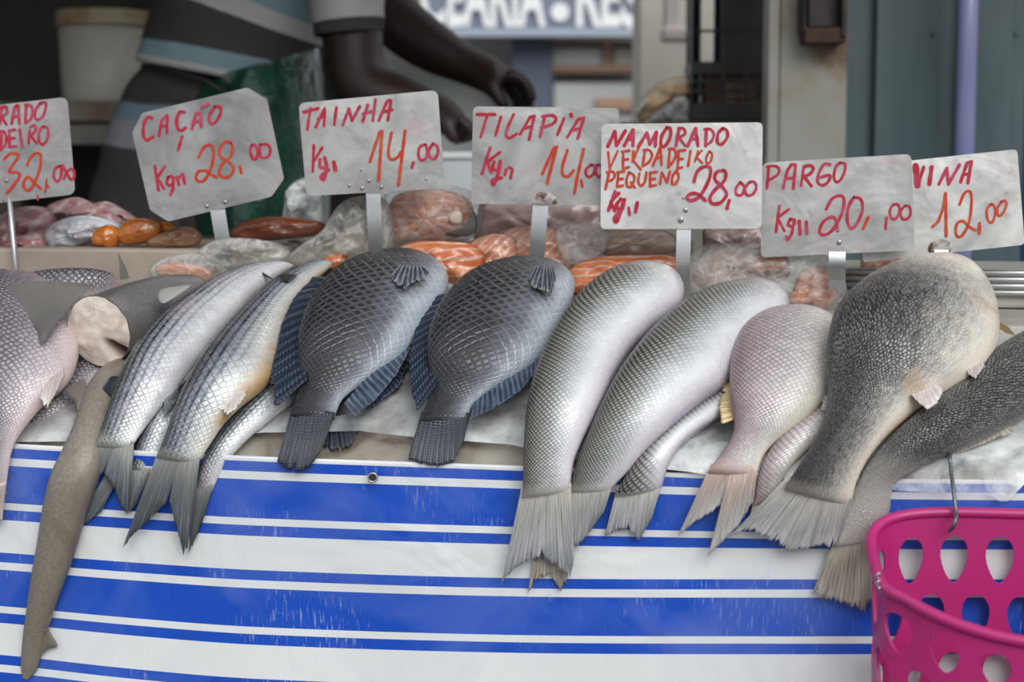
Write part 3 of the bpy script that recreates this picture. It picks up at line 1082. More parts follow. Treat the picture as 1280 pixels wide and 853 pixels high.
F_MUL = fin_mat('mullet_fin', (0.34, 0.34, 0.30), (0.13, 0.165, 0.20), (0.40, 0.43, 0.45), 22, raystr=0.55, edgec=(0.035, 0.04, 0.055))
F_TIL = fin_mat('tilapia_fin', (0.020, 0.025, 0.034), (0.012, 0.017, 0.03), (0.12, 0.14, 0.18), 12, cross=20, metal=0.0)
F_TILB = fin_mat('tilapia_blue_fin', (0.025, 0.038, 0.068), (0.012, 0.022, 0.05), (0.15, 0.20, 0.28), 14, metal=0.0, raystr=0.7)
F_TILP = fin_mat('tilapia_pectoral_fin', (0.03, 0.035, 0.045), (0.015, 0.018, 0.025), (0.30, 0.33, 0.38), 7, metal=0.0, raystr=0.75)
F_TILD = fin_mat('tilapia_dorsal_fin', (0.012, 0.018, 0.026), (0.007, 0.014, 0.036), (0.07, 0.10, 0.15), 14, cross=9, metal=0.0)
F_NAM = fin_mat('sandperch_fin', (0.56, 0.53, 0.47), (0.42, 0.45, 0.49), (0.76, 0.73, 0.68), 20, raystr=0.5, edgec=(0.26, 0.29, 0.35))
F_PAR = fin_mat('porgy_fin', (0.52, 0.33, 0.28), (0.50, 0.48, 0.46), (0.80, 0.75, 0.68), 14, raystr=0.55, edgec=(0.6, 0.61, 0.62))
F_YEL = fin_mat('yellow_fin', (0.58, 0.40, 0.14), (0.55, 0.38, 0.14), (0.70, 0.58, 0.4), 6)
F_COR = fin_mat('croaker_fin', (0.56, 0.52, 0.45), (0.36, 0.37, 0.40), (0.68, 0.65, 0.60), 24, raystr=0.6, edgec=(0.52, 0.53, 0.55))
F_COR2 = fin_mat('croaker_fin_dark', (0.56, 0.50, 0.40), (0.30, 0.27, 0.225), (0.66, 0.61, 0.53), 16, raystr=0.75, edgec=(0.42, 0.38, 0.32))
F_PALE = fin_mat('pale_fin', (0.66, 0.52, 0.50), (0.70, 0.62, 0.58), (0.85, 0.80, 0.76), 8)
M_SLIT = plain('dark_gill_slit', (0.012, 0.012, 0.014), 0.4)
F_MULD = fin_mat('mullet_dark_fin', (0.05, 0.05, 0.055), (0.03, 0.03, 0.035), (0.12, 0.12, 0.12), 7)
F_SHK = plain('shark_fin_skin', (0.13, 0.125, 0.118), 0.42, c2=(0.20, 0.185, 0.165), nscale=9, bstr=0.15, bscale=120)
F_SHK2 = plain('shark_tail_fin_skin', (0.19, 0.165, 0.14), 0.5, c2=(0.14, 0.12, 0.10), nscale=20)

OT = dict(n=64, rows=18, jag=0.06)
OF = dict(n=30, rows=8, jag=0.13)


def blob_surf(outline, lift, thick, mat, name, parent, n=40, rings=7, power=0.5):
    """pillow lying on the slope"""
    P = crom(outline, n, closed=True)
    cx = sum(p[0] for p in P) / n
    cy = sum(p[1] for p in P) / n
    verts, faces, uvg = [], [], []
    for side in (1, -1):
        for r in range(rings):
            f = 1 - r / rings
            for p in P:
                h = thick * (1 - f * f) ** power
                verts.append(surf(cx + (p[0] - cx) * f, cy + (p[1] - cy) * f, lift + side * h))
                uvg.append((f, 0.5))
        verts.append(surf(cx, cy, lift + side * thick))
        uvg.append((0, 0.5))
    S = rings * n + 1
    for k_, o in ((0, 0), (1, S)):
        for r in range(rings - 1):
            for i in range(n):
                j = (i + 1) % n
                q = (o + r * n + i, o + r * n + j, o + (r + 1) * n + j, o + (r + 1) * n + i)
                faces.append(q if k_ else q[::-1])
        for i in range(n):
            j = (i + 1) % n
            q = (o + (rings - 1) * n + i, o + (rings - 1) * n + j, o + S - 1)
            faces.append(q if k_ else q[::-1])
    for i in range(n):
        j = (i + 1) % n
        faces.append((i, j, S + j, S + i))
    return link(name, verts, faces, mat, parent, uvs={'grad': uvg, 'scales': uvg})


# --- left snappers
fish('snapper', 'silvery pink snapper with dark scales at the far left edge, lying under the shark fin', 'fish', 'snappers at the left',
     [((-20, 612), (8, 608)), ((-28, 570), (14, 568)), ((-38, 535), (26, 542)), ((-52, 500), (54, 506)), ((-60, 460), (86, 476)), ((-62, 420), (98, 447)), ((-55, 385), (96, 414)),
      ((-35, 360), (86, 386)), ((-5, 346), (72, 366)), ((20, 344), (50, 352))], 0.022, 0.42, SNAP,
     [('tail_fin', [([(-20, 608), (8, 604)], [(-36, 680), (-18, 660), (3, 652)])], 0.012, F_PALE, OT),
      ('pelvic_fin', [([(62, 474), (80, 460)], [(49, 497), (58, 513), (68, 496), (80, 468)])], 0.05, F_PALE, OF)])
fish('snapper', 'dark scaled snapper back seen behind the grey shark fin', 'fish', 'snappers at the left',
     [((5, 356), (10, 374)), ((25, 345), (28, 376)), ((50, 338), (50, 378)), ((85, 335), (85, 378)), ((115, 336), (115, 372)), ((138, 341), (136, 364)), ((150, 351), (148, 358))], 0.012, 0.6, SNAP,
     [('tail_fin', [([(8, 355), (8, 372)], [(-14, 352), (-10, 366), (-16, 380)])], 0.02, F_PALE, OF)])
fish('snapper', 'pale snapper tip poking in at the left edge under the leftmost sign', 'fish', 'snappers at the left',
     [((-60, 348), (-60, 366)), ((-30, 340), (-30, 368)), ((-5, 336), (-5, 366)), ((16, 339), (16, 362)), ((30, 346), (29, 358)), ((36, 352), (35, 355))], 0.018, 0.6, SNAP,
     [('tail_fin', [([(-58, 350), (-58, 366)], [(-80, 346), (-76, 358), (-82, 372)])], 0.02, F_PALE, OF)])
fish('snapper', 'pinkish snapper lying underneath between the scaly snapper and the shark tail', 'fish', 'snappers at the left',
     [((14, 536), (36, 543)), ((30, 512), (66, 524)), ((55, 486), (98, 506)), ((82, 464), (118, 482)), ((108, 448), (134, 462)), ((128, 438), (140, 446))], 0.002, 0.45, SNAP,
     [('tail_fin', [([(14, 536), (36, 543)], [(-4, 556), (8, 556), (18, 560)])], 0.008, F_PALE, OF)])

# --- sharks
shk = thing('headless_shark', surf(150, 400, 0.02), 'headless dark grey shark trunk with round pale cut face', 'shark')
c0 = surf(124, 414, 0.050)
ax = [c0, c0 + Vector((0.009, 0.028, 0.006)), c0 + Vector((0.030, 0.060, 0.016)), c0 + Vector((0.056, 0.090, 0.024)), c0 + Vector((0.080, 0.118, 0.026))]
axn = [Vector(p) for p in crom([tuple(p) for p in ax], 22)]
verts, faces, us, ug = [], [], [], []
MS = 40
t0 = (axn[1] - axn[0]).normalized()
for i, p in enumerate(axn):
    t = (axn[min(i + 1, 21)] - axn[max(i - 1, 0)]).normalized()
    rgt = t.cross(Vector((0, 0, 1))).normalized()
    upv = rgt.cross(t).normalized()
    s = i / 21
    ra, rb = 0.0345 * (1.02 + 0.10 * math.sin(s * 2.4) - 0.35 * s), 0.0375 * (1.0 + 0.06 * math.sin(s * 2.4) - 0.40 * s)
    for j in range(MS + 1):
        a = 2 * math.pi * j / MS
        verts.append(p + rgt * (math.sin(a) * ra) + upv * (math.cos(a) * rb))
        us.append((s * .2, abs(j / MS - .5) * .2))
        ug.append((s, (a if a <= math.pi else 2 * math.pi - a) / math.pi))
for i in range(21):
    for j in range(MS):
        faces.append((i * (MS + 1) + j, (i + 1) * (MS + 1) + j, (i + 1) * (MS + 1) + j + 1, i * (MS + 1) + j + 1))
verts.append(axn[21] + (axn[21] - axn[20]) * 1.5); us.append((0, 0)); ug.append((1, 0))
for j in range(MS):
    faces.append((21 * (MS + 1) + j, len(verts) - 1, 21 * (MS + 1) + j + 1))
link('body', verts, faces, SHARK, shk, uvs={'scales': us, 'grad': ug})


def flesh_mat():
    m, nt, b = newmat('shark_flesh')
    setp(b, (0.6, 0.53, 0.47), 0.3, 0, 0.4, 0.5, sss=0.15)
    uv = N(nt, 'UVMap', uv_map='grad')
    sp = N(nt, 'SeparateXYZ')
    nt.links.new(uv.outputs[0], sp.inputs[0])
    nz = noisef(nt, 40, 4, dist=1.5)
    rs = math_(nt, 'SINE', math_(nt, 'ADD', math_(nt, 'MULTIPLY', sp.outputs[0], 60), math_(nt, 'MULTIPLY', nz, 14)))
    col = ramp(nt, nz, [(0.3, (0.60, 0.43, 0.37)), (0.5, (0.76, 0.66, 0.58)), (0.75, (0.80, 0.74, 0.66))])
    col = mixc(nt, math_(nt, 'MULTIPLY_ADD', rs, 0.1, 0.1), col, (0.80, 0.76, 0.70))
    da = math_(nt, 'ABSOLUTE', math_(nt, 'SUBTRACT', sp.outputs[0], 0.383))
    cm = math_(nt, 'SUBTRACT', 1.0, math_(nt, 'DIVIDE', da, 0.045, clamp=True), clamp=True)
    cm = math_(nt, 'MULTIPLY', cm, math_(nt, 'MULTIPLY', math_(nt, 'SUBTRACT', sp.outputs[1], 0.30), 5.0, clamp=True))
    col = mixc(nt, math_(nt, 'MULTIPLY', cm, 1.6, clamp=True), col, (0.20, 0.09, 0.08))
    nt.links.new(col, b.inputs['Base Color'])
    bump(nt, b, nz, 0.5, 0.003)
    return m


M_flesh = flesh_mat()
rgt = t0.cross(Vector((0, 0, 1))).normalized()
upv = rgt.cross(t0).normalized()
verts, faces, ug = [], [], []
RN = 14
for r in range(RN + 1):
    f = r / RN
    for j in range(64):
        a = 2 * math.pi * j / 64
        # belly cavity: a groove running from the middle out to the lower right
        x, z = math.sin(a) * f, math.cos(a) * f
        ca = math.atan2(x, z)
        gd = abs(((a - math.radians(138) + math.pi) % (2 * math.pi)) - math.pi)
        groove = 0.026 * math.exp(-(gd / 0.24) ** 2) * min(1, max(0, (f - 0.28) / 0.25)) * (1 if f < 0.97 else 0.6)
        dome = 0.004 * (1 - f * f) + 0.0015 * noise.noise(Vector((x * 4, z * 4, 2)))
        verts.append(c0 + rgt * (x * 0.0352) + upv * (z * 0.0376) - t0 * (dome + 0.0012) + t0 * groove)
        ug.append((a / (2 * math.pi), f))
for r in range(RN):
    for j in range(64):
        k = (j + 1) % 64
        faces.append((r * 64 + j, r * 64 + k, (r + 1) * 64 + k, (r + 1) * 64 + j))
cf = link('cut_face', verts, faces, M_flesh, shk, uvs={'grad': ug})
cf['label'] = 'pale pink cut face with dark belly slit'
blob_surf([(4, 360), (30, 353), (70, 352), (112, 357), (96, 376), (72, 404), (53, 429), (46, 412), (24, 382)], 0.072, 0.004, F_SHK, 'pectoral_fin', shk)
blob_surf([(198, 372), (202, 362), (222, 358), (238, 357), (225, 368), (205, 379)], 0.070, 0.003, plain('pale_shark_fin', (0.34, 0.34, 0.32), 0.5), 'pectoral_fin', shk)
fa = atq(147, 314, 0.25); fb = atq(160, 346, 0.25); fc = atq(150, 346, 0.25)
dv = [(147, 314), (151, 322), (157, 334), (162, 348), (150, 350), (149, 332)]
vv = [atq(x, y, 0.25) for x, y in dv] + [atq(x, y, 0.262) for x, y in dv]
ff = [tuple(range(6)), tuple(reversed(range(6, 12)))] + [(i, i + 6, (i + 1) % 6 + 6, (i + 1) % 6) for i in range(6)]
link('dorsal_fin', vv, ff, F_SHK, shk, smooth=False)

sh2 = fish('shark', 'long brown grey shark tail hanging down over the cloth at the left', 'shark', None,
           [((28, 848), (35, 850)), ((26, 832), (46, 838)), ((27, 812), (53, 814)), ((29, 790), (58, 790)), ((33, 762), (67, 765)), ((38, 725), (80, 731)), ((46, 680), (96, 685)), ((52, 640), (107, 646)),
            ((62, 596), (119, 612)), ((78, 562), (130, 580)), ((92, 530), (140, 546)), ((101, 500), (150, 516)), ((112, 478), (162, 492)), ((126, 462), (170, 472)), ((142, 452), (164, 458))],
           0.010, 0.60, SHARK2, [])
blob_surf([(58, 784), (64, 793), (72, 808), (60, 812), (53, 818), (49, 812), (50, 798)], 0.0125, 0.0022, F_SHK2, 'caudal_lobe', sh2)
blob_surf([(68, 750), (66, 770), (57, 789), (53, 784), (56, 765), (62, 745)], 0.0165, 0.0022, F_SHK2, 'anal_fin', sh2)
blob_surf([(80, 488), (92, 481), (106, 474), (108, 490), (98, 513), (93, 502)], 0.030, 0.003, F_SHK2, 'dorsal_fin', sh2)

# --- mullets
GM = 'mullets'
fish('mullet', 'striped silver mullet lying underneath, between the two big mullets', 'fish', GM,
     [((163, 580), (190, 584)), ((172, 550), (204, 556)), ((183, 520), (222, 532)), ((200, 490), (245, 506)), ((225, 460), (270, 480)), ((260, 425), (300, 450)), ((300, 390), (335, 412)), ((330, 370), (350, 382))],
     0.009, 0.6, MULLET,
     [('tail_fin', [([(140, 580), (168, 582)], [(83, 673), (104, 658), (126, 641), (139, 606)]), ([(160, 578), (190, 583)], [(150, 622), (160, 644), (170, 634), (180, 610)])], 0.016, F_MUL, OT)])
fish('mullet', 'striped silver mullet lying underneath at the right of the yellow bellied mullet', 'fish', GM,
     [((244, 604), (268, 608)), ((252, 577), (280, 584)), ((268, 548), (302, 557)), ((292, 518), (332, 530)), ((320, 490), (364, 505)), ((355, 455), (392, 480)), ((390, 425), (420, 447)), ((415, 410), (428, 420))],
     0.009, 0.55, MULLET,
     [('tail_fin', [([(243, 600), (267, 606)], [(236, 692), (246, 672), (254, 650)])], 0.010, F_MUL, OT)])
fish('mullet', 'large striped silver mullet with forked tail, leftmost of the mullets beside the shark', 'fish', GM,
     [((122, 550), (167, 556)), ((130, 525), (178, 540)), ((138, 500), (196, 516)), ((147, 475), (216, 493)), ((160, 447), (236, 463)), ((178, 421), (256, 438)), ((200, 398), (276, 413)), ((228, 375), (296, 391)),
      ((258, 355), (316, 369)), ((290, 339), (336, 353)), ((318, 331), (351, 342)), ((342, 328), (362, 336)), ((363, 330), (367, 333))], 0.026, 0.62, MULLET,
     [('tail_fin', [([(122, 545), (147, 550)], [(77, 637), (95, 616), (113, 603), (127, 594)]), ([(143, 548), (168, 552)], [(130, 592), (143, 612), (150, 634), (159, 645), (162, 628)])], 0.034, F_MUL, OT),
      ('gill_slit', [([(314, 332), (326, 339), (342, 349)], [(313, 334), (324, 341), (340, 350)])], 0.0425, M_SLIT, dict(n=12, rows=3, jag=0, ridge=0)),
      ('pectoral_fin', [([(308, 334), (288, 346)], [(296, 337), (280, 344), (276, 350)])], 0.045, F_MUL, OF),
      ('anal_fin', [([(222, 478), (205, 500)], [(224, 498), (205, 524)])], 0.036, F_MUL, OF),
      ('dorsal_fin', [([(148, 470), (140, 495)], [(139, 470), (124, 484)])], 0.034, F_TILD, OF)])
fish('mullet', 'large striped mullet with yellowed belly beside the left tilapia', 'fish', GM,
     [((199, 564), (250, 575)), ((208, 540), (262, 557)), ((216, 515), (281, 529)), ((228, 487), (306, 504)), ((245, 455), (336, 478)), ((268, 422), (345, 450)), ((295, 391), (353, 420)), ((322, 365), (362, 391)),
      ((348, 345), (380, 366)), ((375, 332), (398, 348)), ((396, 326), (411, 336)), ((410, 326), (415, 330))], 0.028, 0.6, MULLET2,
     [('tail_fin', [([(199, 560), (226, 566)], [(152, 688), (168, 668), (190, 648), (208, 630)]), ([(222, 565), (250, 572)], [(211, 628), (218, 652), (229, 695), (236, 682), (241, 650)])], 0.032, F_MUL, OT),
      ('pectoral_fin', [([(372, 343), (362, 352)], [(352, 342), (344, 347), (340, 354)])], 0.049, F_MULD, OF),
      ('pelvic_fin', [([(303, 486), (284, 506)], [(308, 494), (296, 512), (284, 520), (276, 512)])], 0.05, F_PALE, OF),
      ('dorsal_fin', [([(236, 472), (224, 498)], [(218, 490), (203, 504)])], 0.036, F_TILD, OF)])

# --- tilapias
GT = 'tilapias'
fish('tilapia', 'dark tilapia lying underneath the left tilapia with its tail showing', 'fish', GT,
     [((402, 524), (446, 516)), ((408, 505), (456, 500)), ((416, 480), (482, 482)), ((424, 445), (512, 456)), ((436, 405), (530, 422)), ((466, 372), (538, 392)), ((490, 362), (525, 372))], 0.002, 0.4, TIL,
     [('tail_fin', [([(402, 520), (450, 512)], [(398, 556), (415, 566), (436, 562), (450, 540), (455, 525)])], 0.012, F_TIL, OF),
      ('anal_fin', [([(500, 448), (458, 494)], [(514, 452), (500, 484), (458, 516)])], 0.016, F_TILB, OF)])
fish('tilapia', 'big dark scaly tilapia on the left with blue edged fins', 'fish', GT,
     [((367, 510), (420, 517)), ((371, 488), (428, 500)), ((374, 468), (446, 485)), ((373, 440), (480, 462)), ((374, 412), (510, 436)), ((384, 382), (530, 405)), ((402, 355), (547, 385)), ((424, 334), (558, 366)),
      ((455, 321), (560, 348)), ((485, 316), (550, 333)), ((512, 318), (535, 325))], 0.026, 0.40, TIL,
     [('tail_fin', [([(366, 506), (392, 510), (419, 516)], [(346, 578), (358, 588), (374, 591), (388, 584), (403, 562)])], 0.033, F_TIL, OT),
      ('dorsal_fin', [([(408, 346), (390, 368), (381, 395), (378, 425), (382, 450), (386, 474)], [(390, 346), (367, 372), (352, 402), (344, 440), (336, 474), (342, 512)])], 0.046, F_TILD, dict(n=40, rows=10, jag=0.10)),
      ('anal_fin', [([(508, 430), (478, 456), (452, 478), (430, 504)], [(513, 436), (495, 470), (470, 500), (444, 521)])], 0.036, F_TILB, OT),
      ('pectoral_fin', [([(500, 331), (529, 333)], [(486, 346), (494, 355), (505, 364), (514, 355), (527, 351), (537, 341)])], 0.071, F_TILP, dict(n=30, rows=8, jag=0.08))])
fish('tilapia', 'big dark scaly tilapia on the right beside the smooth sandperch', 'fish', GT,
     [((527, 519), (586, 519)), ((535, 498), (592, 506)), ((538, 475), (612, 490)), ((535, 448), (647, 470)), ((535, 420), (678, 446)), ((542, 395), (694, 416)), ((557, 370), (708, 391)), ((580, 347), (717, 369)),
      ((612, 333), (718, 352)), ((645, 327), (706, 338)), ((668, 326), (690, 331))], 0.024, 0.40, TIL,
     [('tail_fin', [([(527, 515), (556, 517), (587, 516)], [(509, 575), (525, 580), (548, 584), (568, 578), (580, 552)])], 0.030, F_TIL, OT),
      ('dorsal_fin', [([(566, 364), (549, 390), (542, 418), (541, 448), (548, 478)], [(540, 370), (521, 400), (512, 435), (510, 476), (521, 519)])], 0.044, F_TILD, dict(n=40, rows=10, jag=0.10)),
      ('anal_fin', [([(676, 448), (640, 470), (612, 488), (592, 503)], [(675, 458), (652, 488), (617, 512), (588, 525)])], 0.034, F_TILB, OT),
      ('pectoral_fin', [([(671, 331), (692, 335)], [(661, 348), (664, 358), (670, 363), (680, 365), (690, 367), (695, 350)])], 0.070, F_TILP, dict(n=30, rows=8, jag=0.08))])

# --- sandperches
GN = 'smooth silver sandperches'
fish('sandperch', 'sandperch hidden underneath with only its small brownish tail showing below the biggest silver tail', 'fish', GN,
     [((668, 694), (704, 692)), ((671, 650), (706, 648)), ((676, 600), (708, 600)), ((686, 550), (722, 556)), ((704, 505), (745, 520)), ((732, 465), (775, 482)), ((762, 430), (802, 450)), ((790, 412), (808, 422))], 0.010, 0.5, NAM,
     [('tail_fin', [([(668, 688), (704, 688)], [(659, 745), (669, 728), (685, 719), (694, 728), (701, 742), (711, 722)])], 0.010, F_COR2, OF)])
fish('sandperch', 'small sandperch lying underneath with square tail, between the larger two and the reddish porgy', 'fish', GN,
     [((771, 614), (829, 604)), ((782, 595), (835, 584)), ((797, 572), (848, 561)), ((820, 548), (870, 540)), ((850, 519), (898, 522)), ((885, 494), (928, 505)), ((915, 470), (952, 485)), ((945, 446), (965, 456))], 0.016, 0.5, NAM,
     [('tail_fin', [([(771, 609), (829, 601)], [(755, 673), (773, 663), (787, 663), (798, 679), (814, 650)])], 0.016, F_NAM, OT)])
fish('sandperch', 'silver sandperch with olive back, second from the left and passing behind the porgy', 'fish', GN,
     [((712, 608), (767, 608)), ((721, 576), (789, 586)), ((733, 545), (813, 559)), ((748, 511), (843, 531)), ((766, 476), (877, 504)), ((787, 444), (909, 481)), ((812, 414), (930, 452)), ((843, 386), (952, 427)),
      ((880, 363), (972, 406)), ((920, 353), (985, 391)), ((953, 352), (984, 374)), ((973, 357), (981, 366))], 0.022, 0.55, NAM,
     [('tail_fin', [([(711, 603), (767, 604)], [(708, 692), (722, 684), (736, 668), (754, 642)])], 0.024, F_NAM, OT)])
fish('sandperch', 'largest silver sandperch with olive back and long fanned tail, beside the right tilapia', 'fish', GN,
     [((653, 614), (713, 608)), ((654, 580), (717, 579)), ((655, 545), (727, 553)), ((658, 512), (743, 521)), ((664, 480), (758, 491)), ((674, 450), (773, 461)), ((688, 420), (791, 434)), ((707, 389), (813, 413)),
      ((730, 361), (835, 398)), ((758, 341), (850, 384)), ((788, 332), (854, 367)), ((815, 333), (849, 352)), ((836, 341), (843, 347))], 0.030, 0.58, NAM,
     [('tail_fin', [([(652, 608), (682, 609), (714, 604)], [(626, 733), (641, 714), (660, 702), (679, 698), (695, 709), (712, 725), (718, 700)])], 0.033, F_NAM, dict(n=64, rows=18, jag=0.06)),
      ('pelvic_fin', [([(850, 382), (830, 402)], [(845, 400), (818, 418)])], 0.050, F_TIL, OF)])

# --- porgies
GP = 'reddish porgies'
fish('porgy', 'reddish porgy lying underneath the upper porgy beside the large croaker', 'fish', GP,
     [((943, 626), (973, 613)), ((946, 600), (985, 589)), ((956, 572), (1006, 566)), ((976, 545), (1036, 541)), ((1006, 522), (1060, 516)), ((1040, 500), (1080, 490)), ((1066, 482), (1084, 476))], 0.014, 0.5, PAR,
     [('tail_fin', [([(943, 622), (973, 611)], [(936, 648), (948, 656), (960, 648)])], 0.014, F_PAR, OF)])
fish('porgy', 'round reddish silver porgy with ragged forked tail, beside the large grey croaker', 'fish', GP,
     [((889, 584), (947, 590)), ((905, 562), (954, 571)), ((916, 542), (969, 553)), ((917, 520), (992, 536)), ((913, 495), (1020, 513)), ((912, 465), (1044, 486)), ((916, 438), (1057, 456)), ((925, 414), (1058, 426)),
      ((945, 398), (1050, 406)), ((972, 391), (1030, 396)), ((995, 390), (1010, 392))], 0.024, 0.42, PAR,
     [('tail_fin', [([(889, 580), (918, 585)], [(845, 675), (868, 654), (893, 639), (917, 619)]), ([(914, 584), (947, 588)], [(884, 698), (902, 680), (922, 660), (942, 628)])], 0.028, F_PAR, OT),
      ('dorsal_fin', [([(918, 478), (917, 505), (922, 524)], [(905, 478), (898, 505), (901, 531)])], 0.036, F_YEL, OF)])

# --- croakers
GC = 'large grey croakers'
fish('croaker', 'dark grey croaker lying underneath at the right edge, ragged tail beside the magenta basket', 'fish', GC,
     [((1046, 676), (1093, 672)), ((1056, 642), (1111, 642)), ((1068, 612), (1117, 607)), ((1086, 578), (1139, 591)), ((1110, 548), (1176, 573)), ((1143, 518), (1216, 555)), ((1183, 486), (1256, 536)), ((1223, 450), (1296, 511)),
      ((1268, 420), (1336, 476)), ((1315, 398), (1366, 441)), ((1350, 390), (1380, 416))], 0.016, 0.5, CORV2,
     [('tail_fin', [([(1045, 670), (1068, 673), (1094, 668)], [(1014, 745), (1035, 751), (1056, 757), (1080, 768), (1096, 742)])], 0.022, F_COR2, dict(n=72, rows=16, jag=0.10)),
      ('anal_fin', [([(1180, 572), (1220, 552), (1262, 532)], [(1172, 577), (1222, 558), (1268, 540)])], 0.014, F_COR2, OF)])
fish('croaker', 'largest grey croaker with broad ragged tail, head over the top under the rightmost sign', 'fish', GC,
     [((984, 604), (1065, 626)), ((1000, 580), (1073, 597)), ((1017, 552), (1091, 566)), ((1030, 520), (1119, 536)), ((1035, 485), (1154, 509)), ((1034, 450), (1192, 491)), ((1036, 415), (1230, 469)), ((1048, 381), (1247, 436)),
      ((1078, 352), (1248, 400)), ((1118, 332), (1240, 368)), ((1155, 323), (1228, 345)), ((1182, 320), (1212, 330))], 0.030, 0.46, CORV,
     [('tail_fin', [([(983, 597), (1022, 610), (1066, 622)], [(912, 671), (935, 664), (963, 676), (984, 691), (1006, 688), (1030, 682), (1043, 689), (1053, 668)])], 0.040, F_COR, dict(n=84, rows=18, jag=0.09)),
      ('dorsal_fin', [([(1040, 402), (1040, 440), (1042, 480), (1036, 515)], [(1031, 402), (1029, 440), (1032, 480), (1026, 512)])], 0.04, F_COR, OF),
      ('pelvic_fin', [([(1138, 494), (1170, 478)], [(1141, 496), (1151, 507), (1159, 513), (1172, 505), (1181, 488)])], 0.062, F_PALE, OF),
      ('pelvic_fin', [([(1206, 460), (1228, 450)], [(1210, 468), (1219, 474), (1231, 459)])], 0.062, F_PALE, OF),
      ('pectoral_fin', [([(1246, 400), (1248, 410)], [(1262, 410), (1270, 420), (1258, 417)])], 0.05, F_YEL, OF)])

# ------------------------------------------------------------------ price signs


def plate_mat(name, c1, c2, c3):
    m, nt, b = newmat(name)
    setp(b, c1, 0.42, 0.45, 0, 0.5)
    f = noisef(nt, 11, 6, dist=1.4)
    hi = tuple(min(1, c * 1.28) for c in c1)
    col = ramp(nt, f, [(0.30, c2), (0.48, c1), (0.68, hi)])  # mottled reflections of the tin put into the colour
    f2 = noisef(nt, 19, 4, dist=1.2)
    col = mixc(nt, math_(nt, 'MULTIPLY', ramp(nt, f2, [(0.54, (0, 0, 0)), (0.70, (1, 1, 1))]), 0.6), col, c3)
    f3 = noisef(nt, 70, 4)
    col = mixc(nt, math_(nt, 'MULTIPLY', ramp(nt, f3, [(0.62, (0, 0, 0)), (0.74, (1, 1, 1))]), 0.28), col, (0.2, 0.19, 0.19))
    nt.links.new(col, b.inputs['Base Color'])
    nt.links.new(math_(nt, 'MULTIPLY_ADD', f2, 0.35, 0.2), b.inputs['Roughness'])
    bump(nt, b, noisef(nt, 13, 3, dist=0.6), 0.5, 0.006)
    return m


M_pl = plate_mat('tin_plate', (0.50, 0.50, 0.485), (0.36, 0.36, 0.355), (0.52, 0.40, 0.43))
M_pl_shaded = plate_mat('shaded_tin_plate', (0.40, 0.395, 0.39), (0.27, 0.265, 0.265), (0.42, 0.31, 0.34))  # darker copy for the two left signs, dimmer light put into the colour
M_plw = plate_mat('white_tin_plate', (0.72, 0.72, 0.695), (0.54, 0.54, 0.53), (0.70, 0.58, 0.64))
M_ink = plain('red_marker', (0.45, 0.012, 0.035), 0.45, c2=(0.50, 0.08, 0.16), nscale=70, lo=0.45, hi=0.75)
M_ink2 = plain('orange_red_marker', (0.52, 0.04, 0.015), 0.45, c2=(0.56, 0.12, 0.05), nscale=70, lo=0.45, hi=0.8)
M_stk = plain('galvanised_strip', (0.55, 0.56, 0.57), 0.32, 0.75, c2=(0.4, 0.41, 0.42), nscale=18)
M_rvt = plain('rivet_metal', (0.42, 0.40, 0.39), 0.35, 0.8)
M_rusty = plain('rusted_bracket', (0.10, 0.05, 0.035), 0.7, c2=(0.50, 0.46, 0.44), nscale=130, lo=0.38, hi=0.6)


def round_poly(pts, r, n=6):
    out = []
    m = len(pts)
    for i in range(m):
        p, a, b = Vector(pts[i]), Vector(pts[i - 1]), Vector(pts[(i + 1) % m])
        rr = min(r, (a - p).length * .45, (b - p).length * .45)
        s, e_ = p + (a - p).normalized() * rr, p + (b - p).normalized() * rr
        for k in range(n + 1):
            t = k / n
            out.append(tuple(s * (1 - t) ** 2 + p * 2 * t * (1 - t) + e_ * t * t))
    return out


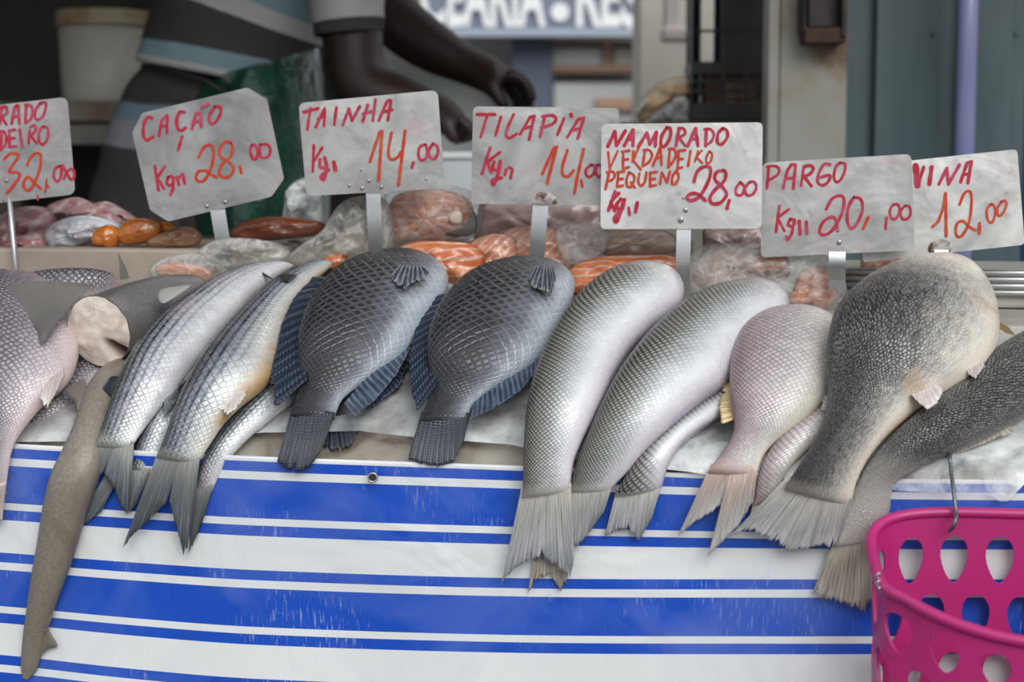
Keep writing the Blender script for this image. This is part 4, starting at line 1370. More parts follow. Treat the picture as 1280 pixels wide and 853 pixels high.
def sign(label, outline, radius, q, origin, scale, strokes, w, stake, rivets, mat, stake_round=False, rust=None, bow=0.0):
    """plate outline in frame px on the plane q; strokes in (origin, scale) coordinates"""
    pts = round_poly(outline, radius)
    cx = sum(p[0] for p in outline) / len(outline)
    cy = sum(p[1] for p in outline) / len(outline)
    root = thing('price_sign', atq((stake[0][0] + stake[0][1]) / 2, stake[2], q), label, 'sign', 'handwritten price signs')
    wd = max(abs(p[0] - cx) for p in outline)

    def P(x, y, d=0.0):
        return atq(x, y, q + bow * ((x - cx) / wd) ** 2 - d)
    NRG, n = 6, len(pts)
    vs, fs = [], []
    th = 0.0012
    for side in (0, 1):
        for r in range(NRG):
            f = 1 - r / NRG
            for p in pts:
                v = P(cx + (p[0] - cx) * f, cy + (p[1] - cy) * f)
                vs.append(v + G * (th if side else 0))
        vs.append(P(cx, cy) + G * (th if side else 0))
    S = NRG * n + 1
    for k_, o in ((0, 0), (1, S)):
        for r in range(NRG - 1):
            for i in range(n):
                j = (i + 1) % n
                f_ = (o + r * n + i, o + r * n + j, o + (r + 1) * n + j, o + (r + 1) * n + i)
                fs.append(f_[::-1] if k_ else f_)
        for i in range(n):
            j = (i + 1) % n
            f_ = (o + (NRG - 1) * n + i, o + (NRG - 1) * n + j, o + S - 1)
            fs.append(f_[::-1] if k_ else f_)
    for i in range(n):
        j = (i + 1) % n
        fs.append((i, S + i, S + j, j))
    link('plate', vs, fs, mat, root, smooth=False)
    # writing: one mesh for each word or figure
    lines = []
    for si, stv in enumerate(strokes):
        line = [(origin[0] + x / scale, origin[1] + y / scale) for x, y in stv[1]]
        if len(line) >= 5:
            line = crom(line, len(line) * 6)
        else:
            L = sum(math.dist(a, b) for a, b in zip(line, line[1:]))
            line = polyline(line, max(4, int(L / 2)) + len(line))
        lines.append(line)
    grp = list(range(len(lines)))
    for i in range(len(lines)):
        for j in range(i):
            if strokes[i][0] == strokes[j][0] and grp[i] != grp[j]:
                if min(math.dist(p, r) for p in lines[i][::2] for r in lines[j][::2]) < 7.5:
                    g0, g1 = grp[i], grp[j]
                    grp = [g1 if g == g0 else g for g in grp]
    for gid in sorted(set(grp)):
        vs, fs = [], []
        for si, stv in enumerate(strokes):
            if grp[si] != gid:
                continue
            im = stv[0]
            line = lines[si]
            hw = (stv[2] if len(stv) > 2 else w) * 0.60
            b0 = len(vs)
            m = len(line)
            d = 0.00025 + 0.00001 * si
            for i, p in enumerate(line):
                a, c = line[max(i - 1, 0)], line[min(i + 1, m - 1)]
                tx, ty = c[0] - a[0], c[1] - a[1]
                ln = math.hypot(tx, ty) or 1
                nx_, ny_ = -ty / ln, tx / ln
                hv = hw * (1 + 0.10 * math.sin(i * 0.7 + si))
                vs.append(P(p[0] + nx_ * hv, p[1] + ny_ * hv, d))
                vs.append(P(p[0] - nx_ * hv, p[1] - ny_ * hv, d))
            for i in range(m - 1):
                fs.append((b0 + 2 * i, b0 + 2 * i + 2, b0 + 2 * i + 3, b0 + 2 * i + 1))
            for p in (line[0], line[-1]):
                b1 = len(vs)
                for k in range(12):
                    aa = 2 * math.pi * k / 12
                    vs.append(P(p[0] + hw * math.cos(aa), p[1] + hw * math.sin(aa), d + 0.000005))
                fs.append(tuple(range(b1, b1 + 12)))
        o = link('writing', vs, fs, M_ink if im == 0 else M_ink2, root, smooth=False)
        o['label'] = 'red marker writing' if im == 0 else 'orange red marker writing'
    # stake: ((xl,xr) top, (xl,xr) bottom, ytop, ybottom)
    (tl, tr), (bl, br), yt, yb = stake
    if stake_round:
        MB().tube([atq((tl + tr) / 2, yt - 14, q + .004), atq((bl + br) / 2, yb, q + .004), atq((bl + br) / 2 + (bl - tl) * .5, yb + 40, q + .004)], (tr - tl) / 2 * 0.0009, 12).build('stake', M_stk, root, smooth=True)
    else:
        vs, fs = [], []
        ext = 1.28
        for k in range(25):
            f = k / 24 * ext
            y = (yt - 10) + (yb - yt + 10) * f
            xl, xr = tl + (bl - tl) * f, tr + (br - tr) * f
            bw = 0.006 * math.sin(min(f, 1) * math.pi)
            for (x, dq) in ((xl, .0015), (xr, .0015), (xr, .0030), (xl, .0030)):
                vs.append(atq(x, y, q + dq + bow * 0.2 - bw * (1 if f > .15 else 0)))
        for k in range(24):
            for j in range(4):
                jj = (j + 1) % 4
                fs.append((k * 4 + j, k * 4 + jj, (k + 1) * 4 + jj, (k + 1) * 4 + j))
        fs += [(0, 1, 2, 3), (99, 98, 97, 96)]
        link('stake', vs, fs, M_stk, root, smooth=False)
    for (rx, ry, rr) in rivets:
        p = P(rx, ry)
        mb = MB()
        k = 0.0009
        rad = rr * k * 0.62
        d = -G
        mb.tube([p - d * 0.001, p + d * 0.0004, p + d * 0.0009, p + d * 0.0011], [rad, rad, rad * .75, rad * .2], 14)
        mb.build('rivet', M_rvt, root, smooth=True)
    if rust:
        verts, faces = [], []
        o_ = crom(rust, 24, closed=True)
        rx = sum(p[0] for p in o_) / 24
        ry = sum(p[1] for p in o_) / 24
        for f, d in ((1, -0.0004), (0.9, 0.0004), (0.5, 0.0007)):
            for p in o_:
                verts.append(P(rx + (p[0] - rx) * f, ry + (p[1] - ry) * f, d))
        verts.append(P(rx, ry, 0.0008))
        for r in range(2):
            for i in range(24):
                j = (i + 1) % 24
                faces.append((r * 24 + i, r * 24 + j, (r + 1) * 24 + j, (r + 1) * 24 + i))
        for i in range(24):
            faces.append((48 + i, 48 + (i + 1) % 24, 72))
        o = link('bracket', verts, faces, M_rusty, root)
        o['label'] = 'rusty bracket'
    return root


A_ST = [(0, [(-4, 240), (5, 130)]), (0, [(5, 130), (30, 122), (44, 140), (40, 172), (8, 190)]), (0, [(8, 190), (40, 242)]), (0, [(77, 238), (95, 130), (118, 110), (128, 238)]), (0, [(82, 195), (124, 185)]),
        (0, [(168, 235), (173, 115)]), (0, [(168, 112), (200, 116), (216, 150), (205, 205), (168, 235)]), (0, [(268, 102), (298, 95), (306, 120), (288, 185), (252, 212), (232, 195), (238, 145), (268, 102)]),
        (0, [(6, 415), (8, 295)]), (0, [(-2, 290), (25, 292), (42, 330), (34, 380), (2, 412)]), (0, [(62, 288), (62, 392)]), (0, [(58, 285), (100, 278)]), (0, [(60, 340), (95, 334)]), (0, [(60, 392), (108, 390)]),
        (0, [(131, 278), (148, 398)]), (0, [(196, 285), (190, 370)]), (0, [(200, 262), (228, 250), (240, 275), (225, 298), (200, 318)]), (0, [(205, 318), (242, 368)]),
        (0, [(290, 258), (317, 270), (318, 330), (290, 375), (263, 362), (258, 310), (275, 265), (290, 258)]),
        (1, [(30, 475), (65, 440), (118, 440), (118, 465), (60, 555), (112, 562), (130, 588), (92, 645), (45, 700)]), (1, [(180, 515), (205, 462), (245, 435), (270, 452), (265, 540), (215, 660), (180, 680), (155, 655), (165, 610), (195, 595), (225, 630), (270, 670)]),
        (1, [(310, 608), (300, 692)], 2.2), (1, [(312, 640), (322, 665)], 2.0), (0, [(396, 520), (366, 540), (357, 590), (375, 622), (400, 605), (410, 550), (396, 520)]), (0, [(415, 515), (440, 560), (470, 608), (492, 600), (494, 560), (470, 540), (440, 570), (425, 605)]), (0, [(248, 715), (252, 748)], 1.8)]
sign('leftmost price sign, partly cut off by the frame, reading 32,00', [(-100, 143), (84, 121), (94, 243), (-92, 264)], 10, 0.300, (0, 110), 5.333, A_ST, 2.9,
     ((7, 14), (16, 24), 250, 338), [(8, 226, 4), (4, 250, 2)], M_pl_shaded, stake_round=True, bow=0.002)

B_ST = [(0, [(178, 215), (155, 210), (134, 245), (131, 310), (150, 338), (185, 320)], 3.6), (0, [(218, 315), (235, 225), (265, 195), (262, 300)]), (0, [(225, 265), (262, 255)]), (0, [(358, 180), (335, 180), (318, 215), (322, 270), (345, 285), (368, 268)], 3.4), (0, [(348, 318), (325, 395)]),
        (0, [(402, 275), (425, 190), (450, 182), (455, 262)]), (0, [(410, 240), (455, 225)]), (0, [(455, 155), (495, 135)]), (0, [(530, 150), (558, 150), (565, 180), (545, 225), (520, 245), (501, 235), (502, 195), (530, 150)]),
        (0, [(196, 482), (215, 620)]), (0, [(250, 487), (205, 555)]), (0, [(210, 550), (245, 608)]), (0, [(270, 545), (262, 582), (288, 590), (300, 560), (290, 542), (270, 545)]), (0, [(300, 545), (298, 610), (283, 645)]), (0, [(320, 545), (330, 590)]), (0, [(328, 552), (352, 525), (362, 580)]),
        (1, [(440, 435), (470, 380), (505, 365), (525, 400), (515, 480), (480, 555), (445, 570), (425, 550), (440, 515), (480, 510), (510, 530), (540, 545)]), (1, [(620, 352), (590, 350), (560, 385), (562, 430), (610, 460), (637, 500), (615, 540), (575, 545), (555, 520), (575, 470), (620, 430), (632, 380), (620, 352)]), (1, [(672, 485), (680, 522)]),
        (0, [(738, 368), (730, 400), (748, 445), (768, 435), (770, 390), (752, 363), (738, 368)]), (0, [(788, 362), (782, 400), (795, 435), (830, 430), (843, 395), (830, 365), (788, 362)])]
sign('dented octagonal price sign reading CAÇÃO 28,00, tilted left', [(177.8, 141.2), (309.2, 109.4), (333.7, 124.5), (354.9, 223.6), (339.3, 245.9), (210.1, 277), (187.4, 262.6), (165.1, 165.7)], 3, 0.300, (150, 100), 4.49, B_ST, 3.1,
     ((261, 280), (275, 293), 263, 336), [(258.5, 257.7, 4), (281.4, 252.6, 4)], M_pl_shaded, bow=0.003)

C_ST = [(0, [(105, 215), (200, 190)], 3.6), (0, [(150, 190), (128, 330)]), (0, [(185, 315), (245, 185), (240, 308)]), (0, [(200, 258), (245, 245)]), (0, [(322, 185), (308, 298)], 3.2), (0, [(365, 300), (405, 190)]), (0, [(405, 190), (425, 272)]), (0, [(425, 272), (478, 175)]),
        (0, [(532, 165), (497, 275)]), (0, [(582, 130), (565, 270)]), (0, [(500, 225), (575, 205)]), (0, [(605, 270), (660, 140), (688, 130), (665, 268)]), (0, [(625, 215), (695, 198)]),
        (0, [(172, 435), (165, 610)]), (0, [(228, 450), (170, 545)]), (0, [(213, 530), (210, 580), (240, 590)], 3.4), (0, [(245, 520), (257, 590), (238, 660), (220, 645), (270, 600)], 4.0), (0, [(305, 550), (316, 600)], 4.6),
        (1, [(545, 545), (612, 345), (628, 342)]), (1, [(626, 345), (603, 670)], 3.4), (1, [(690, 350), (668, 480), (688, 530), (730, 515), (752, 480)], 3.2), (1, [(780, 340), (735, 700)], 3.4), (0, [(835, 550), (825, 585)], 3.2),
        (0, [(915, 430), (880, 445), (869, 500), (885, 535), (920, 520), (928, 470), (915, 430)]), (0, [(965, 425), (940, 470), (945, 515), (975, 527), (998, 490), (995, 445), (965, 425)])]
sign('price sign reading TAINHA 14,00 above the left tilapia', [(373, 129), (547, 112.5), (556, 235), (383, 245.5)], 9, 0.300, (360, 100), 5.332, C_ST, 3.0,
     ((457, 475), (461, 479), 243, 322), [(436.5, 232, 3), (533, 224, 3), (452.5, 235.5, 3.6), (476.5, 233.7, 3.6), (461.5, 226, 3.5), (451.5, 212.5, 2.5)], M_pl, bow=0.002)

D_ST = [(0, [(92, 132), (220, 132)], 3.6), (0, [(165, 135), (118, 293)]), (0, [(262, 150), (224, 280)]), (0, [(352, 132), (312, 220), (298, 275), (322, 300), (375, 270)]), (0, [(398, 272), (470, 150), (500, 142)]), (0, [(500, 142), (462, 310)]), (0, [(425, 232), (480, 215)]),
        (0, [(572, 150), (540, 290)]), (0, [(558, 145), (625, 138), (655, 162), (625, 200), (548, 225)]), (0, [(710, 160), (664, 275)]), (0, [(760, 130), (763, 142)], 4.0), (0, [(735, 292), (812, 165), (852, 155)]), (0, [(852, 155), (808, 303)]), (0, [(765, 245), (825, 230)]),
        (0, [(186, 367), (127, 555)]), (0, [(255, 400), (165, 470)]), (0, [(165, 470), (192, 545)]), (0, [(213, 470), (200, 520), (235, 530)], 3.4), (0, [(258, 465), (240, 560), (208, 632), (205, 600), (265, 582)], 4.0), (0, [(300, 520), (290, 560)]), (0, [(320, 508), (345, 520), (330, 585)]),
        (1, [(555, 555), (640, 370), (658, 362)], 3.4), (1, [(657, 365), (590, 620)], 3.6), (1, [(735, 385), (700, 500), (703, 560), (740, 572), (778, 530)], 3.2), (1, [(850, 378), (802, 590), (785, 688)], 3.4), (1, [(833, 600), (840, 645)], 3.0),
        (0, [(905, 490), (870, 518), (868, 562), (895, 575), (925, 545), (928, 500), (905, 490)]), (0, [(948, 490), (935, 540), (960, 580), (985, 540), (972, 495), (948, 490)])]
sign('price sign reading TILAPIA 14,00, half overlapped by the larger white sign', [(591.5, 133), (774, 135), (772, 257), (588.5, 255)], 7, 0.312, (580, 120), 5.685, D_ST, 3.2,
     ((667, 686), (660, 680), 256, 330), [], M_pl, rust=[(664, 254), (667, 244), (680, 240), (692, 244), (697, 254), (682, 257)], bow=0.001)

E_ST = [(0, [(105, 230), (152, 130)], 3.8), (0, [(152, 130), (163, 225)], 3.8), (0, [(163, 225), (222, 125)], 3.8), (0, [(215, 225), (272, 120)], 3.8), (0, [(275, 120), (272, 225)], 3.8), (0, [(235, 185), (275, 178)], 3.4), (0, [(310, 230), (365, 140)], 3.6), (0, [(365, 140), (385, 215)], 3.8), (0, [(385, 215), (430, 135)], 3.8), (0, [(430, 135), (420, 228)], 3.6),
        (0, [(498, 105), (465, 160), (460, 222), (488, 226), (522, 165), (520, 110), (498, 105)], 3.6), (0, [(580, 112), (560, 225)], 3.6), (0, [(575, 108), (610, 110), (622, 140), (600, 160), (575, 170)]), (0, [(580, 170), (620, 225)]), (0, [(637, 228), (690, 110)], 3.6), (0, [(690, 110), (706, 225)], 3.6), (0, [(655, 185), (705, 175)]),
        (0, [(762, 118), (757, 225)], 3.4), (0, [(750, 115), (790, 115), (812, 150), (795, 195), (757, 225)]), (0, [(870, 110), (898, 122), (902, 168), (865, 215), (836, 203), (840, 145), (870, 110)], 3.4),
        (1, [(108, 268), (118, 380)], 2.5), (1, [(118, 380), (172, 258)], 2.2), (1, [(208, 265), (206, 378)]), (1, [(200, 265), (250, 258)]), (1, [(205, 320), (240, 315)]), (1, [(206, 380), (245, 368)]), (1, [(276, 262), (270, 330)]), (1, [(320, 215), (274, 322)]), (1, [(274, 322), (325, 385)]),
        (1, [(352, 262), (337, 362)]), (1, [(345, 255), (382, 255), (400, 290), (378, 335), (337, 362)]), (1, [(405, 360), (455, 235)]), (1, [(455, 235), (463, 353)]), (1, [(425, 310), (465, 300)]), (1, [(520, 247), (507, 370)]), (1, [(512, 245), (545, 248), (560, 285), (540, 330), (507, 370)]),
        (1, [(578, 262), (570, 378)]), (1, [(575, 260), (622, 254)]), (1, [(577, 315), (605, 312)]), (1, [(570, 378), (600, 370)]), (1, [(656, 260), (641, 360)]), (1, [(706, 260), (686, 330)], 2.2), (1, [(732, 256), (695, 300)], 2.2), (1, [(695, 300), (735, 340)], 2.2), (1, [(782, 263), (800, 280), (792, 328), (766, 342), (762, 302), (782, 263)], 2.2),
        (1, [(112, 410), (90, 515)]), (1, [(100, 402), (130, 396), (150, 412), (146, 440), (122, 458), (100, 462)]), (1, [(176, 405), (167, 498)]), (1, [(170, 402), (215, 397)]), (1, [(172, 450), (205, 445)]), (1, [(167, 500), (206, 490)]), (1, [(248, 403), (230, 450), (237, 498), (268, 490), (282, 430), (248, 403)]), (1, [(260, 470), (285, 505)]),
        (1, [(316, 410), (308, 465), (326, 492), (352, 465), (362, 403)]), (1, [(388, 405), (387, 494)]), (1, [(386, 405), (432, 400)]), (1, [(388, 450), (420, 446)]), (1, [(386, 496), (426, 488)]), (1, [(452, 480), (466, 405)]), (1, [(466, 405), (500, 470)]), (1, [(500, 470), (520, 397)]), (1, [(562, 393), (537, 430), (535, 478), (558, 478), (578, 432), (562, 393)]), (1, [(575, 370), (560, 400)]),
        (0, [(155, 530), (110, 655)], 3.6), (0, [(180, 540), (125, 600)], 3.4), (0, [(125, 600), (152, 660)], 3.4), (0, [(192, 580), (162, 618), (170, 650), (205, 640)], 3.8), (0, [(215, 585), (200, 640), (165, 728), (150, 712), (185, 660)], 4.2), (0, [(245, 640), (250, 685)], 3.0), (0, [(302, 605), (290, 665)], 3.8),
        (0, [(680, 465), (700, 400), (745, 365), (788, 375), (780, 450), (720, 560), (660, 590), (635, 575), (650, 550), (700, 545), (755, 590)], 3.6), (0, [(880, 390), (832, 400), (820, 450), (870, 500), (897, 550), (860, 602), (808, 612), (785, 582), (810, 530), (880, 460), (892, 410), (880, 390)], 3.6), (0, [(915, 590), (900, 645)], 3.6),
        (0, [(988, 468), (960, 510), (965, 550), (1000, 550), (1016, 500), (988, 468)]), (0, [(1050, 468), (1020, 510), (1035, 555), (1075, 545), (1096, 500), (1080, 465), (1050, 468)])]
sign('largest and whitest price sign, reading NAMORADO VERDADEIRO PEQUENO 28,00', [(752, 155), (953.5, 153), (952, 286), (750.5, 286.5)], 7, 0.288, (740, 140), 5.332, E_ST, 2.8,
     ((846, 864), (844, 862), 287, 370), [(854.4, 247.5, 2.6), (857, 262.8, 5), (851, 275, 6)], M_plw, bow=0.001)

F_ST = [(0, [(112, 155), (99, 295)], 3.3), (0, [(100, 152), (155, 148), (182, 172), (165, 210), (112, 242)]), (0, [(207, 295), (235, 180), (262, 138), (290, 138)], 3.4), (0, [(290, 138), (275, 298)], 3.4), (0, [(220, 235), (280, 225)]), (0, [(345, 155), (327, 278)]), (0, [(345, 152), (390, 143), (408, 168), (385, 200), (342, 218)], 3.4), (0, [(348, 218), (395, 280)], 3.6),
        (0, [(520, 138), (482, 135), (448, 190), (438, 255), (475, 276), (512, 245), (518, 208), (460, 222)], 3.2), (0, [(590, 125), (620, 132), (618, 180), (590, 240), (560, 252), (546, 215), (560, 150), (590, 125)]),
        (0, [(182, 415), (160, 585)], 3.2), (0, [(245, 435), (170, 495)]), (0, [(170, 495), (216, 580)]), (0, [(255, 500), (240, 540), (272, 548), (283, 515), (255, 500)], 3.2), (0, [(282, 505), (265, 600), (238, 645), (230, 618)], 3.2), (0, [(315, 515), (320, 600)], 3.8), (0, [(362, 520), (365, 595)], 3.8),
        (0, [(495, 435), (530, 370), (580, 345), (612, 365), (600, 460), (540, 570), (480, 607), (450, 582), (475, 520), (530, 488), (560, 510), (570, 580)], 3.3), (0, [(680, 355), (643, 420), (635, 510), (660, 562), (700, 530), (736, 440), (725, 370), (680, 355)], 3.3), (1, [(775, 490), (740, 565)], 3.4), (0, [(897, 490), (890, 565)], 3.0),
        (0, [(945, 403), (920, 440), (928, 495), (962, 495), (985, 445), (972, 405), (945, 403)]), (0, [(1022, 412), (990, 450), (1000, 495), (1030, 502), (1056, 470), (1050, 420), (1022, 412)])]
sign('price sign reading PARGO 20,00, between the whitest sign and the rightmost one', [(953, 203.5), (1139, 192.5), (1143.5, 313), (951, 322)], 8, 0.298, (940, 180), 5.332, F_ST, 2.9,
     ((1036, 1057), (1036, 1057), 318, 350), [(1049, 303, 5), (1046.5, 288, 2)], M_pl, bow=0.001)

G_ST = [(0, [(425, 188), (436, 312)], 6.5), (0, [(440, 310), (475, 195)], 3.4), (0, [(525, 195), (510, 303)], 4.4), (0, [(570, 303), (620, 202)], 3.4), (0, [(620, 202), (630, 303)], 3.4), (0, [(630, 303), (700, 180)], 3.4), (0, [(706, 290), (748, 168), (774, 160)], 3.4), (0, [(774, 160), (752, 295)], 3.6), (0, [(718, 245), (765, 235)]),
        (1, [(530, 570), (565, 540), (595, 460), (612, 360)], 3.2), (1, [(612, 362), (616, 628)], 3.4), (1, [(700, 430), (730, 360), (765, 350), (775, 410), (760, 540), (720, 620), (690, 632), (675, 600), (685, 550), (720, 535), (760, 570), (800, 592)], 3.0), (1, [(825, 550), (823, 610)], 3.6),
        (1, [(897, 428), (870, 465), (878, 530), (905, 540), (926, 480), (915, 440), (897, 428)]), (1, [(962, 413), (935, 460), (945, 502), (975, 480), (993, 430), (985, 408), (962, 413)])]
sign('rightmost price sign, whitish and crumpled, reading 12,00 with VINA visible', [(1080, 207), (1271.5, 186.5), (1281, 306), (1078, 328)], 6, 0.318, (1060, 170), 5.018, G_ST, 2.9,
     ((1168, 1186), (1168, 1186), 316, 345), [], M_plw, rust=[(1160, 314), (1163, 304), (1176, 299), (1186, 302), (1190, 312), (1180, 319), (1168, 319)], bow=0.001)

# ------------------------------------------------------------------ food behind the fish


def blobq(outline, q, thick, mat, name, parent=None, n=48, rings=8, rough=0.0, seed=0, label=None, cat=None, group=None, power=0.5, tilt=0.0):
    P = crom(outline, n, closed=True)
    cx = sum(p[0] for p in P) / n
    cy = sum(p[1] for p in P) / n
    hh = max(abs(p[1] - cy) for p in P)
    verts, faces = [], []
    for side in (1, -1):
        for r in range(rings + 1):
            f = 1 - r / rings
            for p in (P if r < rings else [(cx, cy)]):
                x, y = cx + (p[0] - cx) * f, cy + (p[1] - cy) * f
                h = thick * (1 - f * f) ** power
                w = noise.noise(Vector((x * 0.06, y * 0.06, seed * 3.7 + side))) * rough + noise.noise(Vector((x * 0.17, y * 0.17, seed * 1.7 + side))) * rough * .5
                w = w * 1.35 + noise.noise(Vector((x * 0.36, y * 0.36, seed * 2.3 + side))) * rough * .3
                verts.append(atq(x, y, q + tilt * (cy - y) / hh) - G * (side * h + w * (1 - f * f)))
    S = rings * n + 1
    for k_, o in ((0, 0), (1, S)):
        for r in range(rings - 1):
            for i in range(n):
                j = (i + 1) % n
                f_ = (o + r * n + i, o + r * n + j, o + (r + 1) * n + j, o + (r + 1) * n + i)
                faces.append(f_ if k_ == 0 else f_[::-1])
        for i in range(n):
            j = (i + 1) % n
            f_ = (o + (rings - 1) * n + i, o + (rings - 1) * n + j, o + S - 1)
            faces.append(f_ if k_ == 0 else f_[::-1])
    for i in range(n):
        j = (i + 1) % n
        faces.append((i, S + i, S + j, j))
    o = link(name, verts, faces, mat, parent)
    if label:
        tag(o, label, cat, group)
    return o


def salmon_mat(name, c1, c2, band=36, fat=(0.72, 0.55, 0.45), rot=0.0):
    m, nt, b = newmat(name)
    setp(b, c1, 0.28, 0, 0.5, 0.5, sss=0.1)
    t = N(nt, 'TexCoord')
    mp = N(nt, 'Mapping')
    mp.inputs['Rotation'].default_value = (0.3, rot, 0.4)
    nt.links.new(t.outputs['Object'], mp.inputs[0])
    wv = N(nt, 'TexWave', wave_type='BANDS', bands_direction='Z')
    wv.inputs['Scale'].default_value = band
    wv.inputs['Distortion'].default_value = 9.0
    wv.inputs['Detail'].default_value = 2
    wv.inputs['Detail Scale'].default_value = 0.6
    nt.links.new(mp.outputs[0], wv.inputs[0])
    nz = noisef(nt, 30, 4, dist=1.0)
    col = ramp(nt, nz, [(0.35, c1), (0.65, c2)])
    col = mixc(nt, math_(nt, 'MULTIPLY', ramp(nt, wv.outputs['Fac'], [(0.72, (0, 0, 0)), (0.92, (1, 1, 1))]), 0.6), col, fat)
    nt.links.new(col, b.inputs['Base Color'])
    bump(nt, b, nz, 0.5, 0.004)
    return m


SAL = salmon_mat('salmon_flesh', (0.60, 0.15, 0.05), (0.66, 0.24, 0.10))
SAL2 = salmon_mat('salmon_pale', (0.58, 0.22, 0.13), (0.62, 0.36, 0.28), rot=0.8)
PINK = salmon_mat('pale_fillet', (0.55, 0.38, 0.32), (0.62, 0.46, 0.38), 24, fat=(0.68, 0.6, 0.52), rot=0.4)
GREYM = salmon_mat('greyish_meat', (0.22, 0.15, 0.14), (0.32, 0.22, 0.21), 16, fat=(0.4, 0.32, 0.3))
M_bone = plain('bone_white', (0.72, 0.63, 0.5), 0.4, 0, 0.3)
M_bag = film('clear_bag', (0.82, 0.82, 0.81), 0.27, 0.10, 60, 0.9, 0.005)
M_bag2 = film('dull_bag', (0.66, 0.64, 0.60), 0.42, 0.2, 60, 0.8, 0.004)
GS = 'salmon pieces behind the fish'
s1 = thing('salmon_steak', atq(540, 300, 0.40), 'orange salmon steak with white bone, highest of the pile under the TAINHA sign', 'salmon', GS)
blobq([(484, 262), (500, 242), (545, 237), (580, 245), (593, 265), (588, 288), (560, 301), (520, 305), (495, 304), (485, 285)], 0.385, 0.028, SAL, 'flesh', s1, rough=0.008, seed=1)
blobq([(562, 268), (570, 263), (578, 267), (577, 279), (568, 280), (562, 276)], 0.357, 0.004, M_bone, 'bone', s1)
blobq([(556, 292), (575, 286), (590, 284), (588, 272), (594, 266), (596, 288), (580, 296)], 0.360, 0.004, plain('salmon_skin', (0.16, 0.15, 0.15), 0.3, 0.3, 0.4), 'skin', s1)
blobq([(498, 310), (520, 302), (560, 302), (592, 306), (606, 320), (604, 345), (585, 358), (556, 352), (525, 336), (505, 322)], 0.345, 0.020, SAL, 'salmon_fillet', rough=0.007, seed=2, label='bright orange salmon fillet low between the two tilapias', cat='salmon', group=GS)
blobq([(578, 312), (596, 298), (622, 292), (645, 300), (646, 330), (628, 348), (600, 346), (582, 332)], 0.362, 0.018, SAL2, 'salmon_fillet', rough=0.007, seed=3, label='paler salmon fillet pressed between the orange fillet and the TILAPIA stake', cat='salmon', group=GS)
blobq([(622, 296), (650, 283), (690, 284), (712, 300), (718, 330), (708, 352), (668, 356), (636, 342)], 0.378, 0.018, SAL2, 'salmon_fillet', rough=0.007, seed=4, label='pale salmon fillet right behind the TILAPIA stake', cat='salmon', group=GS)
blobq([(704, 352), (716, 332), (752, 321), (800, 319), (848, 322), (854, 352), (830, 368), (770, 366), (716, 366)], 0.345, 0.018, SAL, 'salmon_fillet', rough=0.006, seed=5, label='orange white-lined salmon fillet low behind the largest sandperch', cat='salmon', group=GS)
blobq([(738, 308), (744, 292), (775, 284), (822, 286), (846, 298), (844, 316), (800, 322), (758, 320)], 0.372, 0.018, PINK, 'fish_fillet', rough=0.007, seed=6, label='pale pink fillet lying on the orange salmon under the whitest sign', cat='fillet')
blobq([(596, 268), (620, 247), (700, 243), (752, 250), (764, 285), (758, 360), (690, 368), (600, 360)], 0.50, 0.022, GREYM, 'meat_slab', rough=0.008, seed=7, label='greyish pink meat slab behind the TILAPIA sign', cat='meat')
blobq([(878, 300), (885, 285), (920, 280), (955, 284), (968, 310), (962, 368), (890, 368)], 0.46, 0.02, GREYM, 'meat_slab', rough=0.008, seed=17, label='dark pink meat slab behind the gap between PARGO and the whitest sign', cat='meat')
# bags
blobq([(352, 330), (376, 306), (402, 288), (424, 256), (452, 244), (482, 250), (492, 280), (486, 322), (440, 336), (390, 334)], 0.350, 0.024, M_bag2, 'plastic_bag', rough=0.014, seed=8, label='dull clear plastic bag heaped left of the salmon steak', cat='plastic bag', group='plastic bags')
blobq([(416, 300), (430, 286), (452, 282), (458, 300), (440, 314), (420, 314)], 0.362, 0.010, plain('white_ice', (0.7, 0.66, 0.58), 0.3, c2=(0.6, 0.45, 0.36), nscale=60), 'fish_scrap', rough=0.006, seed=9, label='white fish scrap inside the bag left of the salmon steak', cat='fish scrap')
blobq([(402, 330), (412, 318), (432, 314), (434, 324), (424, 334), (408, 336)], 0.335, 0.008, SAL, 'salmon_scrap', rough=0.004, seed=10, label='small orange salmon scrap beside the yellow bellied mullet head', cat='salmon', group=GS)
blobq([(694, 296), (702, 282), (730, 278), (756, 284), (760, 306), (742, 326), (712, 330), (700, 316)], 0.352, 0.010, M_bag, 'plastic_bag', rough=0.010, seed=11, label='small clear plastic bag beside the TILAPIA stake', cat='plastic bag', group='plastic bags')
blobq([(474, 256), (500, 232), (556, 231), (592, 240), (604, 262), (600, 292), (560, 306), (510, 310), (480, 300)], 0.385, 0.034, M_bag, 'plastic_bag', rough=0.010, seed=12, label='clear plastic bag wrapped round the salmon steak with the bone', cat='plastic bag', group='plastic bags')
blobq([(866, 352), (874, 322), (900, 312), (950, 310), (984, 322), (984, 348), (940, 358), (890, 362)], 0.350, 0.014, PINK, 'fish_fillet', rough=0.008, seed=13, label='pale fillet in the left half of the large bag under the PARGO sign', cat='fillet')
blobq([(992, 360), (1002, 338), (1026, 334), (1044, 350), (1044, 376), (1018, 394), (992, 388), (984, 376)], 0.330, 0.013, SAL, 'salmon_chunk', rough=0.007, seed=14, label='orange salmon chunk in the right half of the large bag under the PARGO sign', cat='salmon', group=GS)
blobq([(938, 330), (950, 318), (976, 318), (984, 332), (966, 340), (946, 340)], 0.326, 0.006, SAL, 'salmon_chunk', rough=0.004, seed=15, label='small salmon chunk in the middle of the large bag under the PARGO sign', cat='salmon', group=GS)
